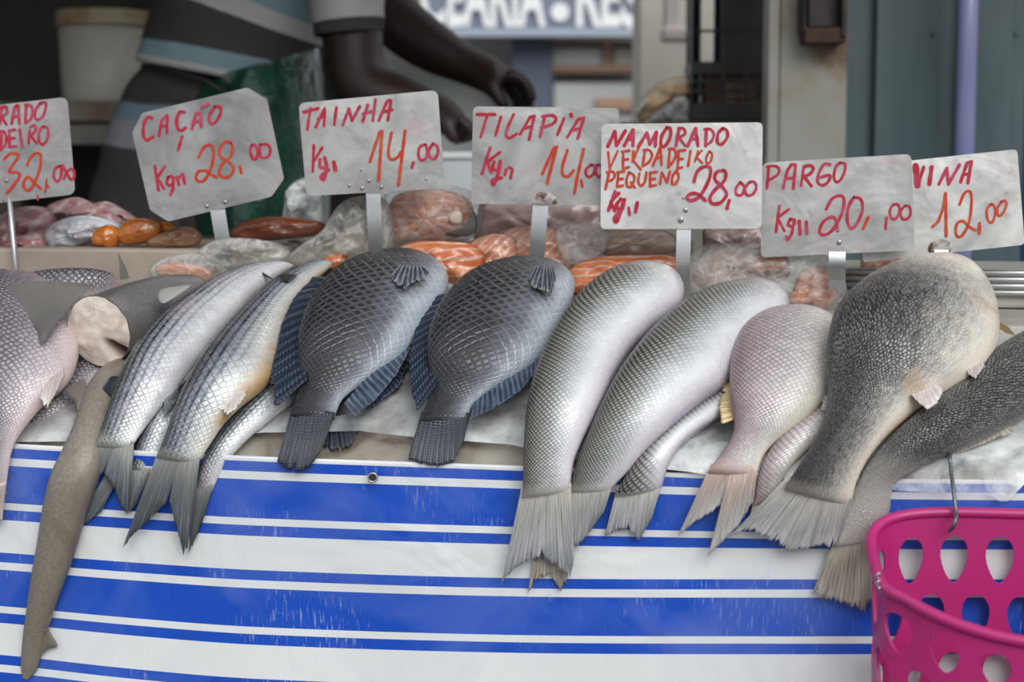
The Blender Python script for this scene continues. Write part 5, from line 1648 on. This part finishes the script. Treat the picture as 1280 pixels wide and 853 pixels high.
blobq([(858, 340), (872, 310), (910, 303), (985, 306), (1030, 318), (1054, 345), (1058, 378), (1034, 398), (990, 398), (930, 372), (868, 366)], 0.335, 0.032, M_bag, 'plastic_bag', rough=0.012, seed=16, label='large clear knotted plastic bag of salmon under the PARGO sign', cat='plastic bag', group='plastic bags')
blobq([(1076, 326), (1090, 317), (1120, 316), (1138, 322), (1136, 360), (1105, 368), (1080, 360)], 0.42, 0.014, SAL2, 'salmon_chunk', rough=0.006, seed=18, label='salmon chunk peeking out under the rightmost sign', cat='salmon', group=GS)
blobq([(1128, 324), (1150, 318), (1180, 322), (1186, 336), (1186, 362), (1134, 364)], 0.43, 0.014, GREYM, 'meat_slab', rough=0.006, seed=19, label='purplish meat piece under the rightmost sign', cat='meat')
# left: meat, squid, roe
RAW = salmon_mat('raw_pink_meat', (0.42, 0.20, 0.21), (0.52, 0.33, 0.33), 14, fat=(0.6, 0.5, 0.5), rot=1.0)
RAW2 = salmon_mat('raw_red_meat', (0.27, 0.09, 0.10), (0.40, 0.20, 0.20), 14, fat=(0.5, 0.4, 0.4), rot=0.2)
SQD = plain('squid_white', (0.62, 0.66, 0.72), 0.3, 0, 0.5, c2=(0.5, 0.45, 0.5), nscale=30, bstr=0.4, bscale=60, bdist=0.003)
ROE = plain('fish_roe', (0.50, 0.15, 0.012), 0.28, 0, 0.6, c2=(0.36, 0.10, 0.012), nscale=40)
BRN = plain('brown_offal', (0.24, 0.11, 0.05), 0.3, 0, 0.6, c2=(0.34, 0.2, 0.12), nscale=50)
GR = 'raw meat pieces on the cutting board'
blobq([(-30, 306), (-5, 272), (32, 258), (62, 262), (74, 286), (64, 312), (20, 314), (-20, 314)], 0.40, 0.03, RAW, 'meat_piece', rough=0.017, seed=21, label='pale pink raw meat heap at the left edge of the cutting board', cat='meat', group=GR)
blobq([(58, 260), (76, 250), (100, 247), (122, 258), (150, 272), (156, 282), (120, 282), (78, 274)], 0.43, 0.026, RAW, 'meat_piece', rough=0.017, seed=22, label='pink raw meat piece highest on the cutting board heap', cat='meat', group=GR)
blobq([(112, 258), (134, 252), (158, 264), (174, 278), (158, 286), (130, 276)], 0.45, 0.02, RAW, 'meat_piece', rough=0.017, seed=23, label='whitish meat flap sloping down behind the squid', cat='meat', group=GR)
blobq([(2, 304), (28, 294), (52, 296), (58, 312), (30, 315), (4, 314)], 0.362, 0.014, RAW2, 'meat_piece', rough=0.017, seed=24, label='dark red meat strip in front of the pale heap on the cutting board', cat='meat', group=GR)
blobq([(54, 302), (60, 284), (84, 272), (116, 270), (152, 281), (150, 294), (118, 300), (96, 309), (64, 312)], 0.375, 0.016, SQD, 'squid', rough=0.017, seed=25, label='white squid piece beside the orange roe', cat='squid')
GO = 'orange fish roe lobes'
blobq([(114, 298), (121, 286), (138, 281), (150, 289), (149, 305), (141, 313), (131, 309), (119, 307)], 0.350, 0.013, ROE, 'fish_roe', rough=0.003, seed=26, label='smaller orange roe lobe, leftmost on the cutting board', cat='roe', group=GO)
blobq([(145, 291), (157, 277), (180, 273), (202, 280), (200, 296), (181, 304), (160, 307), (147, 301)], 0.352, 0.015, ROE, 'fish_roe', rough=0.003, seed=27, label='biggest round orange roe lobe in the middle', cat='roe', group=GO)
blobq([(194, 283), (206, 277), (222, 286), (216, 294), (200, 295)], 0.366, 0.010, ROE, 'fish_roe', rough=0.003, seed=28, label='thin orange roe tip behind the brown offal strip', cat='roe', group=GO)
blobq([(182, 302), (200, 292), (234, 283), (251, 292), (247, 306), (215, 310), (190, 310)], 0.348, 0.010, BRN, 'offal_strip', rough=0.004, seed=29, label='brown glossy offal strip right of the orange roe', cat='offal')
blobq([(286, 292), (302, 278), (340, 271), (378, 273), (406, 280), (398, 294), (350, 300), (300, 302)], 0.42, 0.018, plain('red_fillet', (0.30, 0.08, 0.03), 0.25, 0, 0.6, c2=(0.22, 0.10, 0.07), nscale=40), 'red_fillet', rough=0.006, seed=30, label='dark orange red fillet between the CAÇÃO and TAINHA signs', cat='fillet')
blobq([(192, 336), (214, 329), (252, 333), (266, 342), (256, 352), (214, 350)], 0.302, 0.007, SAL, 'salmon_scrap', rough=0.003, seed=31, label='thin orange salmon strip behind the shark trunk', cat='salmon', group=GS)
blobq([(186, 338), (208, 322), (250, 316), (276, 322), (292, 338), (262, 356), (206, 354)], 0.300, 0.012, M_bag, 'plastic_bag', rough=0.006, seed=32, label='clear plastic wrap over the thin salmon strip behind the shark', cat='plastic bag', group='plastic bags')
blobq([(246, 318), (270, 300), (310, 298), (352, 306), (362, 322), (330, 334), (280, 336)], 0.298, 0.014, M_bag2, 'plastic_bag', rough=0.010, seed=33, label='crumpled plastic bag around the CAÇÃO stake', cat='plastic bag', group='plastic bags')

# ------------------------------------------------------------------ pink basket
def basket():
    root_loc = atq(1225, 850, -0.11)
    root = thing('plastic_basket', root_loc, 'magenta plastic basket with teardrop holes hanging on a wire hook', 'basket')
    # plan: rounded D, centre on the counter front; axis vertical
    w_top, dep = 0.122, 0.145
    back = atq(1210, 643, -0.022)
    xc = atq(1251, 643, -0.022).x
    ztop = back.z
    H = 0.24
    import math as mt

    def raw(th):
        c, s_ = mt.cos(th), mt.sin(th)
        ex = 0.60 if c > 0 else 0.60 + 0.55 * min(1, -c * 2.0)
        ey = 0.60 if c > 0 else 0.60 + 0.55 * min(1, -c * 2.0)
        return math.copysign(abs(s_) ** ex, s_) * w_top, math.copysign(abs(c) ** ey, c) * dep / 2
    NT = 1440
    tab = [raw(2 * mt.pi * i / NT) for i in range(NT + 1)]
    cum = [0]
    for i in range(NT):
        cum.append(cum[-1] + math.dist(tab[i], tab[i + 1]))

    def plan(th, sc):
        u = (th / (2 * mt.pi)) % 1.0 * cum[-1]
        lo, hi = 0, NT
        while hi - lo > 1:
            md = (lo + hi) // 2
            if cum[md] <= u:
                lo = md
            else:
                hi = md
        f = (u - cum[lo]) / max(cum[lo + 1] - cum[lo], 1e-9)
        return ((tab[lo][0] + (tab[lo + 1][0] - tab[lo][0]) * f) * sc, (tab[lo][1] + (tab[lo + 1][1] - tab[lo][1]) * f) * sc)

    def rimz(th):
        f = (1 - plan(th, 1.0)[1] / (dep / 2)) / 2          # 0 back, 1 front
        return ztop - 0.078 * (f ** 1.1)

    def pt(th, h, out=0.0):
        """h 0 rim .. 1 bottom"""
        sc = 1.0 - 0.03 * h
        a, bq = plan(th, sc + out)
        z = rimz(th) + (ztop - H - rimz(th)) * h
        qc = -0.022 - dep / 2
        # back wall stays near the cloth
        return qpt(xc + a, qc + bq + 0.0 * h, z)

    NC, NR = 16, 4
    verts, faces = [], []

    def cell(c, r):
        # cell spans th and h; staggered rows
        offs = 0.5 if r % 2 else 0.0
        th0 = 2 * mt.pi * (c - 0.5 + offs) / NC
        th1 = 2 * mt.pi * (c + 0.5 + offs) / NC
        h0, h1 = 0.06 + 0.90 * r / NR, 0.06 + 0.90 * (r + 1) / NR
        n = 32
        b = len(verts)
        bound, hole = [], []
        for k in range(n):
            a = 2 * mt.pi * k / n + mt.pi / 4
            c_, s_ = mt.cos(a), mt.sin(a)
            m = max(abs(c_), abs(s_))
            bx, by = c_ / m, s_ / m          # square
            y = s_                            # teardrop: wide at the top (-y is up)
            wx = 0.74 * (1 - 0.50 * (y * 0.5 + 0.5) ** 1.3)
            hx, hy = c_ * wx, y * 0.80
            for (lst, x_, y_) in ((bound, bx, by), (hole, hx, hy)):
                th = (th0 + th1) / 2 + x_ * (th1 - th0) / 2
                h = (h0 + h1) / 2 + y_ * (h1 - h0) / 2
                lst.append(pt(th, h))
        mid = [(p * 0.5 + q_ * 0.5) for p, q_ in zip(bound, hole)]
        verts.extend(bound); verts.extend(mid); verts.extend(hole)
        for k in range(n):
            j = (k + 1) % n
            faces.append((b + k, b + j, b + n + j, b + n + k))
            faces.append((b + n + k, b + n + j, b + 2 * n + j, b + 2 * n + k))
    for r in range(NR):
        for c in range(NC):
            cell(c, r)
    # plain bands at top and bottom and floor
    NB = 96
    for (h0, h1) in ((0.0, 0.06), (0.96, 1.0)):
        b = len(verts)
        for h in (h0, h1):
            for k in range(NB):
                verts.append(pt(2 * mt.pi * k / NB, h))
        for k in range(NB):
            j = (k + 1) % NB
            faces.append((b + k, b + j, b + NB + j, b + NB + k))
    b = len(verts)
    verts.append(qpt(xc, -0.022 - dep / 2, ztop - H))
    bb = b - NB
    for k in range(NB):
        faces.append((bb + k, bb + (k + 1) % NB, b))
    M_pink = plain('magenta_plastic', (0.46, 0.016, 0.165), 0.38, 0, 0.05, c2=(0.40, 0.02, 0.15), nscale=9, bstr=0.08, bscale=30)
    o = link('basket_wall', verts, faces, M_pink, root)
    bm = bmesh.new()
    bm.from_mesh(o.data)
    bmesh.ops.remove_doubles(bm, verts=bm.verts, dist=0.00005)
    bmesh.ops.recalc_face_normals(bm, faces=bm.faces)
    bm.to_mesh(o.data)
    bm.free()
    o.data.polygons.foreach_set('use_smooth', [True] * len(o.data.polygons))
    sd = o.modifiers.new('thick', 'SOLIDIFY')
    sd.thickness = 0.0028
    sd.offset = 0
    es = o.modifiers.new('split', 'EDGE_SPLIT')
    es.split_angle = math.radians(40)
    rim = [pt(2 * mt.pi * k / 120, -0.005, 0.015) for k in range(121)]
    mb = MB()
    n_ = 10
    mb.tube(rim, 0.0052, 12, cap=False)
    mb.build('rim', M_pink, root, smooth=True)
    return root


basket()
hk = [atq(1187.5, 574, -0.022), atq(1189, 590, -0.024), atq(1192, 615, -0.026), atq(1195, 640, -0.034), atq(1194.5, 650, -0.044), atq(1191, 660, -0.044), atq(1187, 664, -0.034)]
hkp = [Vector(p) for p in crom([tuple(p) for p in hk], 30)]
M_wire = plain('grey_wire', (0.16, 0.18, 0.19), 0.4, 0.7)
tag(MB().tube([surf(1187, 566, 0.012)] + hkp, 0.0019, 10).build('wire_hook', M_wire, smooth=True), 'grey wire hook holding the magenta basket rim', 'hook')
twist = [atq(1097 + math.cos(i * .9) * 2.5, 716 + i * 1.35, -0.13 - 0.003 * math.sin(i * .9)) for i in range(16)]
tag(MB().tube(twist, 0.0012, 8).build('wire_tie', M_steel, smooth=True), 'twisted silver wire tie on the left rim of the magenta basket', 'wire')

# ------------------------------------------------------------------ bucket and shelf behind
M_buck = plain('bucket_white', (0.48, 0.47, 0.42), 0.5, c2=(0.42, 0.39, 0.32), nscale=7)
M_brim = plain('bucket_grimy_rim', (0.42, 0.36, 0.26), 0.5, c2=(0.30, 0.20, 0.10), nscale=18)
Yb = 2.02
bc = at(133, 131, Yb)
kpx = (Yb + D0) / FPX
r_ = 56 * kpx
zt_ = at(133, 14, Yb).z
zb_ = bc.z
bk = thing('plastic_bucket', (bc.x, Yb, zb_), 'white plastic bucket with grimy rim at the back left', 'bucket')
H_ = zt_ - zb_
MB().lathe((bc.x, Yb, zb_), [(0.001, 0.002), (r_ * .93, 0.002), (r_ * .95, 0.01), (r_, H_ - 0.03), (r_ * .985, H_ - 0.03), (r_ * .94, 0.012), (0.001, 0.010)]).build('pail', M_buck, bk, smooth=True)
rr = r_ * 1.04
MB().lathe((bc.x, Yb, zb_), [(r_ * .98, H_ - .034), (rr * 1.03, H_ - .034), (rr * 1.03, H_ - .024), (rr, H_ - .022), (rr, H_ - .016), (rr * 1.015, H_ - .014), (rr * 1.015, H_ - .006), (rr, H_ - .004), (rr * .98, H_ - 0.001), (r_ * .3, H_ + .001), (0.001, H_ + .001)]).build('lid', M_brim, bk, smooth=True)
rk = thing('back_bench', (bc.x, Yb, 0.4), 'dim wooden bench of stacked boards under the white bucket', 'bench')
xl, xr_ = at(70, 0, 1.6).x, at(200, 0, 1.6).x
z1, z2, z3 = zb_, zb_ - 0.045, zb_ - 0.085
M_bw = plain('grubby_wood', (0.15, 0.11, 0.075), 0.8, c2=(0.22, 0.2, 0.17), nscale=14)
MB().box((xl - .3, 1.86, z2 + .006), (xr_ + .1, 2.18, z1)).build('top_board', M_bw, rk, bevel=0.003)
MB().box((xl - .3, 1.84, z3), (xr_ + .1, 2.18, z2)).build('lower_board', plain('grey_wood', (0.17, 0.165, 0.15), 0.8, c2=(0.12, 0.11, 0.10), nscale=14), rk, bevel=0.003)
for lx in (xl - .25, xr_ + .05):
    for ly in (1.89, 2.14):
        MB().box((lx - .025, ly - .025, 0.4), (lx + .025, ly + .025, z3)).build('leg', M_bw, rk)

# crumpled tan and white paper bundle beside the crate
Ysk = 1.62
M_tan = plain('tan_wrap', (0.85, 0.52, 0.26), 0.6, c2=(0.95, 0.82, 0.62), nscale=24, bstr=0.5, bscale=40, bdist=0.004)
M_ice = plain('white_crumple', (0.9, 0.9, 0.9), 0.5, c2=(0.5, 0.5, 0.52), nscale=70, bstr=0.9, bscale=70, bdist=0.008)
qk = at(840, 130, Ysk).dot(G)
pk = thing('wrapped_bundle', at(838, 152, Ysk), 'tan and white crumpled bundle left of the black crate', 'bundle')
blobq([(796, 138), (806, 120), (828, 102), (862, 95), (900, 98), (915, 112), (880, 114), (850, 116), (828, 130), (812, 148), (800, 152)], qk, 0.05, M_tan, 'wrapping', pk, rough=0.03, seed=41)
blobq([(814, 153), (818, 140), (828, 131), (846, 126), (872, 126), (876, 150), (850, 155)], qk - 0.035, 0.03, M_ice, 'crumpled_paper', pk, rough=0.03, seed=42)
blobq([(793, 140), (800, 128), (813, 119), (812, 126), (802, 138), (797, 144)], qk - 0.035, 0.008, plain('paper_edge', (0.75, 0.73, 0.68), 0.6), 'paper_flap', pk, rough=0.006, seed=43)

# white foam box under the hands
fx0, fx1 = at(480, 0, 1.25).x, at(600, 0, 1.25).x
zf1, zf0 = at(560, 190, 1.25).z, at(560, 300, 1.25).z
tbl = thing('work_table', ((fx0 + fx1) / 2, 1.4, 0.4), 'dim work table behind the salmon, under the vendor hands', 'table')
MB().box((fx0 - .5, 1.2, zf0 - .03), (fx1 + .35, 1.36, zf0)).build('tabletop', M_shelf, tbl)
for lx in (fx0 - .45, fx1 + .3):
    for ly in (1.215, 1.345):
        MB().box((lx - .015, ly - .012, 0.4), (lx + .015, ly + .012, zf0 - .03)).build('leg', M_shelf, tbl)
M_foam = plain('pale_foam', (0.55, 0.60, 0.62), 0.5, c2=(0.62, 0.66, 0.66), nscale=8)
fb = MB().box((fx0, 1.21, zf0), (fx1, 1.35, zf1 - .012))
fbx = thing('foam_box', ((fx0 + fx1) / 2, 1.28, zf0), 'pale blue white foam box under the hands between TAINHA and TILAPIA signs', 'box')
fb.build('box_body', M_foam, fbx, bevel=0.004)
MB().box((fx0 - .006, 1.204, zf1 - .012), (fx1 + .006, 1.356, zf1)).build('lid', plain('foam_white', (0.75, 0.77, 0.78), 0.4), fbx, bevel=0.003)
M_pbag = film('white_carrier', (0.78, 0.8, 0.82), 0.6, 0.3, 30, 0.6, 0.01)
qb = at(378, 240, 1.05).dot(G)
blobq([(352, 300), (356, 250), (362, 232), (380, 222), (398, 230), (404, 262), (402, 302), (376, 306)], 0.50, 0.03, M_pbag, 'carrier_bag', rough=0.03, seed=45, label='white translucent carrier bag behind the TAINHA sign corner', cat='plastic bag', group='plastic bags')

# ------------------------------------------------------------------ vendor
def vendor():
    YV = 1.62
    kp = (YV + D0) / FPX

    def V(px, py, dy=0.0):
        return at(px, py, YV + dy)
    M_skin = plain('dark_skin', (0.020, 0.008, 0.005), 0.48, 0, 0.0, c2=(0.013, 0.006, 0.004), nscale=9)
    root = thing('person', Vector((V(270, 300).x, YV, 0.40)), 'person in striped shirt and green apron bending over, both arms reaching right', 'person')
    # skeleton: one vertex per joint
    J, E, R = [], [], []

    def add(p, r, parent=None):
        J.append(Vector(p)); R.append(r)
        if parent is not None:
            E.append((parent, len(J) - 1))
        return len(J) - 1
    pel = add(V(262, 190), 0.100)
    wst = add(V(290, 95), 0.090, pel)
    cht = add(V(330, -5, 0), 0.095, wst)
    upc = add(V(395, -85, 0), 0.085, cht)
    nck = add(V(446, -140, -0.05), 0.055, upc)
    hd0 = add(V(470, -165, -0.06), 0.075, nck)
    hd1 = add(V(492, -205, -0.07), 0.09, hd0)
    hd2 = add(V(505, -240, -0.07), 0.07, hd1)
    # near arm: upper arm hangs, forearm runs right
    s_n = add(V(428, -70, -0.17), 0.056, upc)
    e_n = add(V(448, 118, -0.26), 0.060, s_n)
    f_n = add(V(500, 126, -0.28), 0.050, e_n)
    w_n = add(V(545, 140, -0.30), 0.034, f_n)
    p_n = add(V(566, 152, -0.30), 0.036, w_n)
    # far arm
    s_f = add(V(445, -80, 0.14), 0.055, upc)
    e_f = add(V(484, 20, 0.10), 0.060, s_f)
    f_f = add(V(536, 58, 0.06), 0.054, e_f)
    w_f = add(V(590, 86, 0.02), 0.036, f_f)
    p_f = add(V(622, 98, 0.0), 0.040, w_f)
    # legs on the deck
    for sd in (-1, 1):
        hp = add(V(256, 230, sd * 0.085), 0.075, pel)
        kn = add(Vector((V(262, 0).x, YV + sd * 0.10, 0.40 + 0.47)), 0.062, hp)
        an = add(Vector((V(250, 0).x, YV + sd * 0.10, 0.40 + 0.07)), 0.042, kn)
        to = add(Vector((V(250, 0).x + 0.15, YV + sd * 0.11, 0.40 + 0.028)), 0.028, an)

    def skinmesh(name, J, E, R, mat, parent, sub=2):
        me = bpy.data.meshes.new(name)
        me.from_pydata([tuple(p) for p in J], E, [])
        o = bpy.data.objects.new(name, me)
        C.objects.link(o)
        sk = o.modifiers.new('skin', 'SKIN')
        sk.use_smooth_shade = True
        for i, sv in enumerate(me.skin_vertices[0].data):
            sv.radius = (R[i], R[i])
            sv.use_root = (i == 0)
        sb = o.modifiers.new('sub', 'SUBSURF')
        sb.levels = sub
        sb.render_levels = sub
        me.materials.append(mat)
        o.parent = parent
        o.matrix_parent_inverse = parent.matrix_basis.inverted()
        return o
    # fingers join the same body skeleton
    # far hand: palm to knuckles, fingers bend down
    kn_px = [((634, 92), (650, 96), (662, 112), (666, 128)), ((636, 97), (652, 104), (661, 120), (662, 136)), ((636, 102), (648, 112), (655, 127), (655, 142)), ((634, 106), (643, 117), (648, 131), (647, 144))]
    for i, ch in enumerate(kn_px):
        par = p_f
        for k, (x, y) in enumerate(ch):
            par = add(V(x, y, -0.028 + 0.02 * i), [0.015, 0.0125, 0.011, 0.009][k], par)
    par = p_f
    for k, (x, y) in enumerate(((615, 112), (626, 126), (634, 138))):
        par = add(V(x, y, -0.045), [0.015, 0.012, 0.010][k], par)
    kn_px = [((576, 152), (586, 158), (590, 168), (588, 176)), ((574, 155), (582, 162), (584, 172), (582, 178)), ((571, 157), (576, 165), (577, 174), (574, 179)), ((567, 158), (570, 167), (570, 175), (567, 180))]
    for i, ch in enumerate(kn_px):
        par = p_n
        for k, (x, y) in enumerate(ch):
            par = add(V(x, y, -0.325 + 0.018 * i), [0.014, 0.012, 0.0105, 0.009][k], par)
    par = p_n
    for k, (x, y) in enumerate(((562, 163), (566, 171), (572, 177))):
        par = add(V(x, y, -0.34), [0.014, 0.012, 0.010][k], par)
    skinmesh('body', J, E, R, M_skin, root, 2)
    # face
    hc = J[hd1]
    fdir = (V(560, -190, -0.10) - hc).normalized()
    side = fdir.cross(Vector((0, 0, 1))).normalized()
    hup = side.cross(fdir).normalized()
    M_eye = plain('eye_white', (0.7, 0.68, 0.64), 0.3)
    for sg_ in (-1, 1):
        mb = MB()
        cpt = hc + fdir * 0.083 + side * (0.032 * sg_) + hup * 0.01
        mb.lathe(cpt, [(0.001, -.011), (.008, -.008), (.011, 0), (.008, .008), (.001, .011)], 12)
        mb.build('eye', M_eye, root, smooth=True)
        mb = MB()
        cpt = hc + side * (0.090 * sg_) - hup * 0.005
        mb.lathe(cpt, [(0.001, -.03), (.010, -.02), (.013, 0), (.012, .02), (.001, .03)], 12)
        mb.build('ear', M_skin, root, smooth=True)
    MB().tube([hc + fdir * 0.088 + hup * 0.012, hc + fdir * 0.104 - hup * 0.012, hc + fdir * 0.086 - hup * 0.022], [0.006, 0.014, 0.010], 10).build('nose', M_skin, root, smooth=True)
    MB().tube([hc + fdir * 0.078 - hup * 0.047 + side * -.024, hc + fdir * 0.088 - hup * 0.047, hc + fdir * 0.078 - hup * 0.047 + side * .024], [0.003, 0.007, 0.003], 10).build('mouth', plain('lips', (0.12, 0.04, 0.035), 0.4), root, smooth=True)
    M_hair = plain('black_hair', (0.01, 0.009, 0.008), 0.7, bstr=0.8, bscale=140)
    hv, hf = [], []
    for i in range(9):
        ph = i / 8 * 1.75
        for j in range(24):
            a = 2 * math.pi * j / 24
            rr_ = 0.099
            hv.append(hc - fdir * 0.012 + hup * (0.012 + math.cos(ph) * rr_) + (fdir * math.cos(a) + side * math.sin(a)) * (math.sin(ph) * rr_))
    for i in range(8):
        for j in range(24):
            k = (j + 1) % 24
            hf.append((i * 24 + j, i * 24 + k, (i + 1) * 24 + k, (i + 1) * 24 + j))
    link('hair', hv, hf, M_hair, root)

    # clothing as tubes with bands
    def bands(name, stops, rough=0.8):
        m, nt, b = newmat(name)
        setp(b, (0.2, 0.2, 0.2), rough, 0, 0, 0.2)
        uv = N(nt, 'UVMap', uv_map='grad')
        sp = N(nt, 'SeparateXYZ')
        nt.links.new(uv.outputs[0], sp.inputs[0])
        n = N(nt, 'ValToRGB')
        crp = n.color_ramp
        crp.interpolation = 'CONSTANT'
        while len(crp.elements) < len(stops):
            crp.elements.new(0.5)
        for e_, (p_, c_) in zip(crp.elements, stops):
            e_.position = p_
            e_.color = (*c_, 1)
        nt.links.new(math_(nt, 'ADD', sp.outputs[0], math_(nt, 'MULTIPLY', math_(nt, 'SUBTRACT', noisef(nt, 6, 2), 0.5), 0.05)), n.inputs[0])
        nt.links.new(n.outputs[0], b.inputs['Base Color'])
        bump(nt, b, noisef(nt, 12, 3, dist=1.0), 0.6, 0.012)
        return m
    dk, te, lg = (0.05, 0.046, 0.046), (0.19, 0.28, 0.31), (0.40, 0.39, 0.39)

    def garment(name, st, dy, ratio, mat, n=26, m=36, wob=0.006):
        pts = crom([(a[0], a[1], b[0], b[1]) for a, b in st], n)
        vs, fs, ug = [], [], []
        ctr = []
        for p in pts:
            d = dy
            a, b = at(p[0], p[1], YV + d), at(p[2], p[3], YV + d)
            ctr.append(((a + b) / 2, (b - a) / 2))
        for i, (c, a) in enumerate(ctr):
            t = (ctr[min(i + 1, n - 1)][0] - ctr[max(i - 1, 0)][0]).normalized()
            bd = t.cross(a).normalized()
            if bd.y > 0:
                bd = -bd
            for j in range(m + 1):
                th = 2 * math.pi * j / m
                w = 1 + wob / a.length * noise.noise(Vector((th * 1.5, i * 0.25, dy * 9)))
                vs.append(c - a * math.cos(th) * w + bd * (a.length * ratio * math.sin(th) * w))
                ug.append((i / (n - 1), j / m))
        for i in range(n - 1):
            for j in range(m):
                fs.append((i * (m + 1) + j, i * (m + 1) + j + 1, (i + 1) * (m + 1) + j + 1, (i + 1) * (m + 1) + j))
        o = link(name, vs, fs, mat, root, uvs={'grad': ug})
        s_ = o.modifiers.new('thick', 'SOLIDIFY')
        s_.thickness = 0.003
        return o
    SH = bands('striped_shirt', [(0.0, lg), (0.05, te), (0.18, dk), (0.385, lg), (0.51, te), (0.63, dk), (0.80, lg), (0.90, te)])
    garment('shirt', [((172, 76), (400, 122)), ((178, 56), (403, 98)), ((184, 40), (404, 80)), ((196, -10), (404, 62)), ((222, -26), (406, 42)), ((268, -66), (418, 8)), ((335, -115), (448, -45)), ((390, -140), (462, -92)), ((424, -150), (462, -125))], 0.0, 0.95, SH)
    SL_ = bands('striped_sleeve', [(0.0, dk), (0.16, lg), (0.40, te), (0.62, dk), (0.8, lg)])
    garment('sleeve', [((393, 46), (480, 40)), ((390, 20), (480, 8)), ((386, -20), (480, -32)), ((392, -70), (472, -85)), ((402, -110), (456, -118))], -0.215, 1.25, SL_, wob=0.003)
    SLb = bands('striped_far_sleeve', [(0.0, dk), (0.2, lg), (0.5, te), (0.8, dk)])
    garment('sleeve', [((438, -5), (512, -32)), ((428, -40), (498, -62)), ((412, -80), (480, -108)), ((402, -112), (456, -128))], 0.13, 0.95, SLb, wob=0.003)
    SHT = bands('striped_shorts', [(0.0, dk), (0.30, dk), (0.45, (0.22, 0.22, 0.25)), (0.62, (0.14, 0.20, 0.25)), (0.74, dk)])
    garment('shorts', [((104, 300), (392, 322)), ((118, 232), (394, 255)), ((134, 172), (396, 196)), ((150, 128), (394, 146)), ((176, 84), (386, 110))], 0.0, 0.66, SHT)
    # green plastic apron wrapped over the near side of the hips
    M_apr = plain('green_apron', (0.006, 0.065, 0.032), 0.22, 0, 0.35, c2=(0.012, 0.04, 0.03), nscale=14, bstr=0.8, bscale=14, bdist=0.02)
    st = [((225, 330), (410, 330)), ((222, 240), (412, 240)), ((228, 170), (410, 165)), ((238, 118), (404, 110)), ((262, 96), (398, 60))]
    pts = crom([(a[0], a[1], b[0], b[1]) for a, b in st], 24)
    vs, fs = [], []
    MA = 24
    for i, p in enumerate(pts):
        for j in range(MA + 1):
            f = j / MA
            x, y = p[0] + (p[2] - p[0]) * f, p[1] + (p[3] - p[1]) * f
            bulge = math.sin(f * math.pi) ** 0.7
            vs.append(at(x, y, YV - 0.06 - 0.19 * bulge + 0.01 * noise.noise(Vector((x * .03, y * .02, 4)))))
    for i in range(23):
        for j in range(MA):
            fs.append((i * (MA + 1) + j, i * (MA + 1) + j + 1, (i + 1) * (MA + 1) + j + 1, (i + 1) * (MA + 1) + j))
    ap = link('apron', vs, fs, M_apr, root)
    s_ = ap.modifiers.new('thick', 'SOLIDIFY')
    s_.thickness = 0.003
    mb = MB()
    mb.tube([at(178, 82, YV - 0.16), at(215, 88, YV - .21), at(255, 100, YV - .26), at(285, 118, YV - .268)], 0.004, 8)
    mb.build('apron_string', plain('black_string', (0.01, 0.01, 0.01), 0.6), root, smooth=True)
    return root


vendor()
